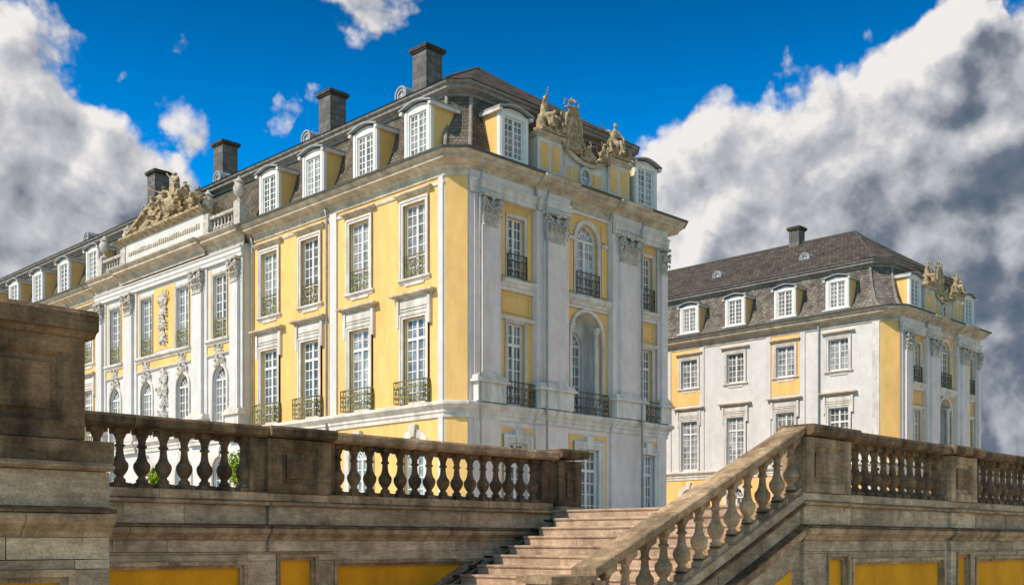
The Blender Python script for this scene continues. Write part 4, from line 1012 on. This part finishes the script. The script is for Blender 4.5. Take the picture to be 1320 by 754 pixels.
def roof(root, W, Ln, c, slate='roof_slate'):
    MANS = [(.64,15.07),(.66,15.13),(.2,15.20),(-.30,15.42),(-.72,15.95),(-1.05,16.85),(-1.30,17.9),(-1.38,18.5)]
    MANS = [(n, 14.87+(q-15.07)*.94) for n, q in MANS]
    sweep(MANS, W, Ln, c).obj('mansard_roof', slate, root)
    sweep([(n, q-.2) for n, q in ((.66,15.055),(.76,15.065),(.78,15.15),(.70,15.16),(.66,15.13))], W, Ln, c).obj('gutter', 'gutter_metal', root)
    sweep([(n, q-.43) for n, q in ((-1.45,18.42),(-1.28,18.44),(-1.28,18.55),(-1.14,18.62),(-1.05,18.66),(-1.05,18.80),(-.95,18.84),(-.92,18.94),(-1.1,18.98))], W, Ln, c).obj('curb_cornice', 'weathered_lead', root)
    r = ring(-.88, W, Ln, c); z = 18.52; zr = 22.30; hy = 6.4
    vs = [(x, y, z) for x, y in r]+[(W/2, hy, zr), (W/2, Ln, zr)]
    mb = MB().add(vs, [(0, 1, 6, 7), (1, 2, 6), (2, 3, 6), (3, 4, 6), (4, 5, 7, 6)]); mb.obj('upper_roof', 'dark_slate', root)
    mb = MB(); 
    for a, b in ((1, 6), (4, 6)): mb.tube([Vector(vs[a])+Vector((0,0,.02)), Vector(vs[b])+Vector((0,0,.02))], .07, 6)
    mb.tube([Vector(vs[6])+Vector((0,0,.02)), Vector(vs[7])+Vector((0,0,.02))], .08, 6); mb.obj('ridge_cap', 'gutter_metal', root)
    # lead rolls down the mansard arrises
    for idx in (1, 2):
        tb = MB(); tb.tube([(*ring(d+.01, W, Ln, c)[idx], zz+.01) for d, zz in MANS[2:]], [.10]*(len(MANS)-2), 5); tb.obj('hip_lead', 'weathered_lead', root)
    struct_back = MB().add([(0, Ln, 0), (W, Ln, 0), (W, Ln, 15.1), (W+0, Ln, 15.1), (W-1.4, Ln, 18.5), (W/2, Ln, zr), (1.4, Ln, 18.5), (0, Ln, 15.1)], [(0,1,2,3,4,5,6,7)]); struct_back.obj('end_wall', 'white_plaster', root)
    e = MB().add([(W, c, 0), (W, Ln, 0), (W, Ln, 15.1), (W, c, 15.1), (W-c, 0, 0), (W-c, 0, 15.1)], [(0,1,2,3), (4,0,3,5)]); e.obj('far_wall', 'white_plaster', root)
def chamfer(root, c, m='yellow_plaster', W=None):
    w = c*S2; mb = MB().add([(c, 0, 0), (0, c, 0), (0, c, 14.1), (c, 0, 14.1)], [(0,1,2,3)]); mb.obj('corner_wall', 'white_plaster' , root)
    d = Vector((-1, -1, 0)).normalized(); o = (c/2, c/2)
    for z0, z1 in ((.1, 4.43), (5.09, 14.08)):
        q = MB().box(-w/2+.06, w/2-.06, -.04, 0, z0, z1); q.obj('corner_field', m, root, (o[0], o[1], 0), R(-45))

# ================================================================== main palace wing
UA, VB = 29.2, 32.35
pal = thing('palace', 'large yellow and grey palace with four tall chimneys, nearest the terrace', 'building', (UA, VB, TZ))
W, LA, CH = 14.4, 52.0, .72
A = Face(pal, 'A'); Y = 'yellow_plaster'
nearA = [2.5, 6.22, 9.95, 13.35]; farA = [33.5, 37.6, 41.8, 45.9, 50.0]
UW, UH, PW, PH = 1.42, 3.05, 1.42, 3.55
def holesA(cs, gr=True):
    hs = []
    for c in cs: hs += [(c-UW/2, c+UW/2, 10.32, 10.32+UH), (c-PW/2, c+PW/2, 5.12, 5.12+PH), (c-.7, c+.7, .6, 3.75)]
    return hs
A.wall('side_wall', Y, CH, 15.1, 0, 14.1, holesA(nearA)); A.wall('side_wall', Y, 31.4, LA, 0, 14.1, holesA(farA))
for c in nearA+farA:
    window(A, c, 10.32, UW, UH, 'upper', 'flush', rows=7)
    window(A, c, 5.12, PW, PH, 'piano', 'basket', rows=8, transom=2.7)
    A.put('arch_spandrel', cached('gas', lambda: arch_fill(1.4, 2.45, 3.15, .28).mesh('arch_spandrel', Y)), c, .6)
    window(A, c, .6, 1.4, 2.45, 'ground_arch', rows=5, arch=True)
A.slab('lesene', 'white_plaster', 7.85, 8.35, 5.09, 14.08, 0, .09); A.slab('lesene', 'white_plaster', CH, CH+.28, 5.09, 14.08, 0, .06); A.slab('lesene', 'white_plaster', CH, CH+.28, 0.02, 4.43, 0, .06)
A.slab('lesene', 'white_plaster', 7.85, 8.35, .02, 4.43, 0, .09)
def downpipe(F, a, z0, z1, out):
    o = F.put('downpipe', MB().tube([(0, 0, z0), (0, 0, z1-.4), (0, -.1, z1)], .055, 6).mesh('downpipe', 'lead_sheet', True), a, 0, out)
downpipe(A, 8.5, .2, 14.4, .14); downpipe(A, 14.75, .2, 14.4, .10)
# risalit on the long side
RO = .35; R_ = Face(pal, 'A', RO); r0, r1 = 15.1, 31.4
rw = [17.35, 21.15, 25.2, 29.05]
hl = []
for c in rw: hl += [(c-.66, c+.66, 9.75, 12.95), (c-.66, c+.66, 5.12, 8.35)]
for c in rw: hl += [(c-.7, c+.7, .6, 3.75)]
R_.wall('risalit_wall', 'white_plaster', r0, r1, 0, 14.1, hl)
for yy in (r0, r1-.02): MB().box(-RO, 0.02, yy, yy+.02, 0, 14.1).obj('risalit_return', 'white_plaster', pal)
RP = [(15.12, 16.3), (18.55, 20.15), (26.3, 27.9), (30.2, 31.38)]
for a, b in RP:
    pilaster(R_, a, b, 5.09, 13.47, out=.0, m='white_plaster', base_h=.9, cap_h=1.2)
for c in rw:
    window(R_, c, 9.75, 1.32, 3.2, 'plain', 'flush', rows=7)
    R_.put('arch_spandrel', cached('ras', lambda: arch_fill(1.32, 2.55, 3.23, .28).mesh('arch_spandrel', 'white_plaster')), c, 5.12)
    window(R_, c, 5.12, 1.32, 2.55, 'risalit_arch', None, rows=6, arch=True)
    R_.put('arch_spandrel', cached('gas2', lambda: arch_fill(1.4, 2.45, 3.15, .28).mesh('arch_spandrel', 'white_plaster')), c, .6)
    window(R_, c, .6, 1.4, 2.45, 'ground_arch', rows=5, arch=True)
    for sx in (-1, 1): R_.slab('yellow_strip', Y, c+sx*.91-.10, c+sx*.91+.10, 9.6, 13.3, 0, .02)
for a, b in ((16.32, 18.53), (20.17, 26.28), (27.92, 30.18)):
    R_.slab('yellow_band', Y, a, b, 8.98, 9.40, 0, .03)
    prof_bar(R_, 'sill_ledge', 'trim_stone', [(0,9.42),(.08,9.42),(.1,9.5),(.22,9.6),(.22,9.7),(0,9.73)], a, b)
    prof_bar(R_, 'lower_ledge', 'trim_stone', [(0,8.84),(.05,8.84),(.12,8.92),(.12,8.97),(0,8.98)], a, b)
    R_.put('band_relief', cached('bandrel', lambda: ornament(.9, .4, 3, .08).mesh('band_relief', 'carved_stone')), (a+b)/2 if b-a < 4 else 21.15, 9.2, .03)
R_.put('band_relief', cached('bandrel', None), 25.2, 9.2, .03)
R_.slab('ornament_field', Y, 22.15, 24.2, 9.9, 13.3, 0, .03)
def relief(w, h, seed):
    rnd = random.Random(seed); mb = MB()
    for i in range(int(h*26)):
        z = rnd.uniform(-h/2, h/2); x = rnd.gauss(0, w*.22)*(1.0+.5*math.sin(z*4+seed)); r_ = rnd.uniform(.05, .12)
        mb.ball((x, -.05-rnd.uniform(0, .08), z), (r_*.8, .07, r_*1.5), rot=Matrix.Rotation(rnd.uniform(-1.4, 1.4), 4, 'Y'))
    for k in range(int(h/.7)):
        z = -h/2+.35+k*.7; mb.ball((0, -.1, z), (.20, .12, .26)); a = rnd.uniform(.5, .9)
        for s_ in (-1, 1): mb.tube([(-s_*w*.42, -.06, z-.35*a), (s_*w*.42, -.10, z+.4*a)], [.035, .05], 5)
        for s_ in (-1, 1): mb.tube([(x, -.08, zz) for x, zz in spiral(s_*w*.34, z-.1, .16, .04, 1, 1.0, 10, s_)], .045, 5)
    mb.box(-.06, .06, -.04, .02, -h/2, h/2); return remeshed(mb, 'carved_trophy', 'carved_stone', .035)
R_.put('carved_trophy', relief(1.1, 2.9, 8), 23.17, 11.55, .03)
R_.put('carved_trophy', relief(1.0, 3.5, 11), 23.17, 7.0, .0)
RB = [(n, z) for n, z in BELT]
prof_bar(R_, 'string_course', 'trim_stone', RB, r0-.02, r1+.02, .002)
for a, b in RP: prof_bar(R_, 'belt_break', 'trim_stone', [(n*.9, z+.002) for n, z in BELT], a-.04, b+.04, .14)
prof_bar(R_, 'architrave', 'white_plaster', [(-.05,13.472),(.10,13.472),(.10,13.66),(.14,13.68),(.14,13.86),(.20,13.92),(.20,13.98),(-.05,14.0)], r0-.02, r1+.02, .06)
R_.slab('frieze', 'white_plaster', r0-.01, r1+.01, 14.002, 14.40, -.02, .07)
prof_bar(R_, 'cornice_break', 'cornice_stone', [(n, z+.003) for n, z in CORN], r0-.1, r1+.1, .03)
prof_bar(R_, 'cornice_break', 'cornice_stone', [(n, z+.006) for n, z in CORN], 18.45, 28.0, .22)
# rings
sweep(CORN, W, LA, CH).obj('cornice', 'cornice_stone', pal)
sweep([(0,13.78),(.05,13.78),(.07,13.86),(.05,13.90),(.0,13.90)], W, LA, CH, 0, 1).obj('cornice_fillet', 'trim_stone', pal)
sweep(BELT, W, LA, CH).obj('string_course', 'trim_stone', pal)
chamfer(pal, CH)
front_B(pal, W); ac, ahw = attic_B(pal, W)
downpipe(Face(pal, 'B'), 1.02, .1, 14.3, .34); downpipe(Face(pal, 'B'), 4.75, .1, 14.3, .50); downpipe(Face(pal, 'B'), 11.2, .1, 14.3, .50)
roof(pal, W, LA, CH)
for a in (2.55, 6.1, 10.0, 13.7): dormer(A, a)
for a in (33.3, 37.5, 41.6, 45.7, 49.8): dormer(A, a)
FB = Face(pal, 'B')
for a in (3.45, 12.35): dormer(FB, a, shade='yellow_plaster', arch_rise=.33)
for (y, zt) in ((9.65, 24.15), (17.7, 24.25), (29.0, 24.4), (37.8, 24.7)): chimney(pal, W/2-.4, y, 21.2, zt, .53)
for y in (4.9, 12.2, 20.6, 29.0, 37.0): oculus_dormer(pal, (1.75, y+.6, 18.95), RZ_A)
# attic over the risalit: inscription block, balustrades
IB = Face(pal, 'A', RO, -.2)
IB.slab('inscription_block', 'white_plaster', 18.9, 27.55, 15.1, 16.55, -.9, .10)
prof_bar(IB, 'block_base', 'trim_stone', [(-.1,15.1),(.18,15.1),(.18,15.28),(.12,15.32),(-.1,15.34)], 18.86, 27.6)
mb = MB(); rnd = random.Random(4)
for i in range(34):                                    # worn row of small raised marks, too far to read
    x = -3.9+i*7.8/33; hh = rnd.uniform(.10, .15)
    mb.box(x-.05, x+.05, -.03, 0, .55, .55+hh*2).box(x-.09, x+.09, -.028, 0, .6, .64)
IB.put('relief_row', mb.mesh('relief_row', 'gilded_sandstone'), 23.2, 15.25, .10)
prof_bar(IB, 'pediment_cornice', 'gilded_sandstone', [(-.9,16.55),(.12,16.55),(.2,16.62),(.34,16.70),(.42,16.76),(.42,16.9),(-.9,16.95)], 18.6, 27.85)
mb = MB(); n = 20
hf = lambda t: .12+1.35*math.sin(math.pi*t)**1.3
for i in range(n):
    t0, t1 = i/n, (i+1)/n; x0, x1 = -4.5+9*t0, -4.5+9*t1
    mb.extrude_xz([(x0, 0), (x1, 0), (x1, hf(t1)), (x0, hf(t0))], 0, .5)
    mb.extrude_xz([(x0, hf(t0)), (x1, hf(t1)), (x1, hf(t1)+.16), (x0, hf(t0)+.16)], -.22, .55)
IB.put('pediment', mb.mesh('pediment', 'gilded_sandstone'), 23.2, 16.94, -.1)
def attic_bal(a0, a1, z=15.1):
    prof_bar(IB, 'attic_plinth', 'trim_stone', [(-.35,z),(.06,z),(.06,z+.22),(-.35,z+.24)], a0, a1)
    prof_bar(IB, 'attic_rail', 'carved_stone', [(-.33,z+.98),(.04,z+.98),(.06,z+1.12),(-.36,z+1.14)], a0, a1)
    n = int((a1-a0)/.33)
    for i in range(n): IB.put('attic_baluster', cached('abal', lambda: bal_mesh('carved_stone')), a0+(i+.5)*(a1-a0)/n, z+.20, -.15)
    for a in (a0, a1): IB.slab('attic_post', 'carved_stone', a-.28, a+.28, z, z+1.3, -.42, .12)
attic_bal(15.6, 18.6); attic_bal(27.9, 30.9)

# ================================================================== second wing on the right
U2, V2 = 66.9, 32.35
Z2 = TZ-.38
p2 = thing('palace_wing', 'mostly white palace wing farther off on the right, under a brown slate roof', 'building', (U2, V2, Z2))
W2, L2, C2 = 13.9, 30.0, 1.0
A2 = Face(p2, 'A'); c2 = [3.9, 7.9, 11.95, 15.95, 19.95, 23.95, 27.9]
h2 = []
for c in c2: h2 += [(c-.72, c+.72, 11.2, 13.3), (c-.72, c+.72, 5.12, 8.75), (c-.7, c+.7, .6, 3.75)]
A2.wall('side_wall', 'white_plaster', C2, L2, 0, 14.1, h2)
for i, c in enumerate(c2):
    window(A2, c, 11.2, 1.44, 2.1, 'upper', None, rows=5)
    window(A2, c, 5.12, 1.44, 3.63, 'piano', None, rows=8, transom=2.7)
    A2.put('arch_spandrel', cached('gas3', lambda: arch_fill(1.4, 2.45, 3.15, .28).mesh('arch_spandrel', 'white_plaster')), c, .6)
    window(A2, c, .6, 1.4, 2.45, 'ground_arch', rows=5, arch=True)
def y_around(F, a0, a1, z0, z1, holes):
    F.wall('yellow_field', Y, a0, a1, z0, z1, holes, out=.02, depth=.02)
y_around(A2, 6.75, 9.0, 9.95, 14.08, [(7.9-.72, 7.9+.72, 11.2, 13.3)])
y_around(A2, 15.0, 17.6, 9.95, 14.08, [(15.95-.72, 15.95+.72, 11.2, 13.3)]); 
y_around(A2, 2.2, L2, .1, 4.40, [(c-.7, c+.7, .6, 3.75) for c in c2])
for a in (6.55, 9.2, 14.8, 17.78): A2.slab('lesene', 'white_plaster', a-.18, a+.18, 5.09, 14.08, 0, .08)
A2.slab('lesene', 'trim_stone', C2, C2+.5, 0, 14.08, 0, .07)
downpipe(A2, 5.3, .2, 14.4, .12)
sweep(CORN, W2, L2, C2).obj('cornice', 'cornice_stone', p2); sweep(BELT, W2, L2, C2).obj('string_course', 'trim_stone', p2)
chamfer(p2, C2); front_B(p2, W2); ac2, ahw2 = attic_B(p2, W2); roof(p2, W2, L2, C2, 'pale_slate')
for a in (4.1, 8.05, 12.1, 16.1, 20.1, 24.1): dormer(A2, a)
for a in (3.3, 11.9): dormer(Face(p2, 'B'), a, arch_rise=.33)
chimney(p2, W2/2, 11.1, 21.0, 23.55, .42)
for y in (8.2, 15.6, 23): oculus_dormer(p2, (3.1, y, 19.78), RZ_A)

# ================================================================== sculptures on the roofs
def sculpt(name, label, cat, mb, loc, rz, m='gilded_sandstone', vox=.05, key=None, group=None):
    me = cached(('sc', key or name+str(loc)), lambda: remeshed(mb() , name, m, vox, .05))
    o = place(name, me, None, loc, rz); tag(o, label, cat, group); return o
def fig_reclining(face, arm): return lambda: figure(figure(MB().box(-.7, .7, -.25, .3, 0, .15), (-.35, 0, .1), 1.75, lean=.06, face=face, seated=True, arm_l=arm), (.48, .05, .1), 1.25, lean=-.05, face=-face, seated=True)
def bx(root, x, y, z): return (root.location.x+x, root.location.y+y, root.location.z+z)
for root, c, hw, w2, dx in ((pal, ac, ahw, '', 1.0), (p2, ac2, ahw2, ' of the far wing', .97)):
    where = 'on the near palace roof' if root is pal else 'on the far right wing roof'
    m_ = 'gilded_sandstone' if root is pal else 'gilded_sandstone'
    sculpt('stone_figures', 'pair of carved figures left of the crowned shield, '+where, 'sculpture', fig_reclining(.5, ((.2, -.1, .05), (.3, -.2, .22))), bx(root, c-2.35*dx, .15, 17.06), 0, m_, key='figL')
    sculpt('stone_figures', 'seated carved figures at the right end, '+where, 'sculpture', fig_reclining(-.6, ((.2, .0, .0), (.3, -.1, .15))), bx(root, c+2.25*dx, .15, 17.06), 0, m_, key='figR')
    sculpt('crowned_shield', 'tall carved shield under a crown, '+where, 'sculpture', lambda: crest(1.35, 2.35), bx(root, c-.95*dx, .12, 16.66), 0, m_, key='crest')
    sculpt('carved_trophy', 'dark carved trophy heap right of the crowned shield, '+where, 'sculpture', lambda: trophy(1.1, .95, 3), bx(root, c+.15*dx, .12, 16.42), 0, m_, key='tro')
    sculpt('carved_trophy', 'small carved trophy beside the right-hand figures, '+where, 'sculpture', lambda: trophy(.9, .95, 5), bx(root, c+1.15*dx, .12, 16.60), 0, m_, key='tro2')
# long side pediment group
def heap():
    mb = MB(); rnd = random.Random(12)
    figure(mb, (-.9, -.3, 1.0), 2.1, lean=.05, face=.3, seated=True, arm_l=((.25, -.1, .1), (.42, -.15, .32)))
    figure(mb, (.2, -.2, 1.35), 2.3, lean=0, face=-.1, arm_l=((.2, 0, .12), (.28, -.05, .34)))
    figure(mb, (1.4, -.3, .8), 1.9, lean=-.08, face=-.5, seated=True)
    figure(mb, (-2.2, -.3, .45), 1.6, lean=.1, face=.6, seated=True); figure(mb, (2.6, -.3, .3), 1.5, lean=-.1, face=-.7, seated=True)
    mb.ball((-.1, -.45, .85), (.62, .2, .7), lvl=2)
    for i in range(46):
        x = rnd.gauss(0, 1.6); z = rnd.uniform(0, 1)*max(.2, 1.7-abs(x)*.45)
        a = rnd.uniform(-1.5, 1.5); r = rnd.uniform(.10, .26)
        if i % 3: mb.ball((x, -.3+rnd.uniform(-.1, .1), z), (r, r*.7, r*1.3), rot=Matrix.Rotation(a, 4, 'Y'))
        else: mb.tube([(x, -.35, z), (x+math.sin(a)*.9, -.4, z+math.cos(a)*.7)], [.06, .03], 5)
    return mb
sculpt('sculpture_group', 'heap of gilded carved figures crowning the pediment on the long side, against the sky', 'sculpture', heap, (UA-RO-.1, VB+21.6, TZ+16.78), RZ_A, vox=.07).scale = (1.08, 1, .60)
for y, t, lb in ((18.75, 1, 'round pale urn on the attic balustrade just right of the gilded pediment'), (15.75, 0, 'pale stone urn on the right end post of the attic balustrade, beside a dormer'),
                 (27.75, 1, 'pale stone urn left of the gilded pediment on the long side'), (30.75, 0, 'pale stone urn at the left end of the long side attic balustrade')):
    me = cached('urn', lambda: urn().mesh('stone_urn', 'carved_stone', True))
    tag(place('stone_urn', me, None, (UA-RO+.12, VB+y, TZ+16.2), 0), lb, 'urn')
tag(place('herald_figure', remeshed(figure(MB(), (0, 0, 0), 1.15, arm_l=((.2, -.05, .1), (.35, -.1, .3))).tube([(-.35, -.1, 1.05), (-.75, -.2, 1.35)], [.03, .06], 6), 'herald_figure', 'lead_sheet', .045), None, (UA-RO+.1, VB+19.6, TZ+16.8), RZ_A),
    'small pale figure raising a trumpet at the right end of the gilded pediment', 'statue')
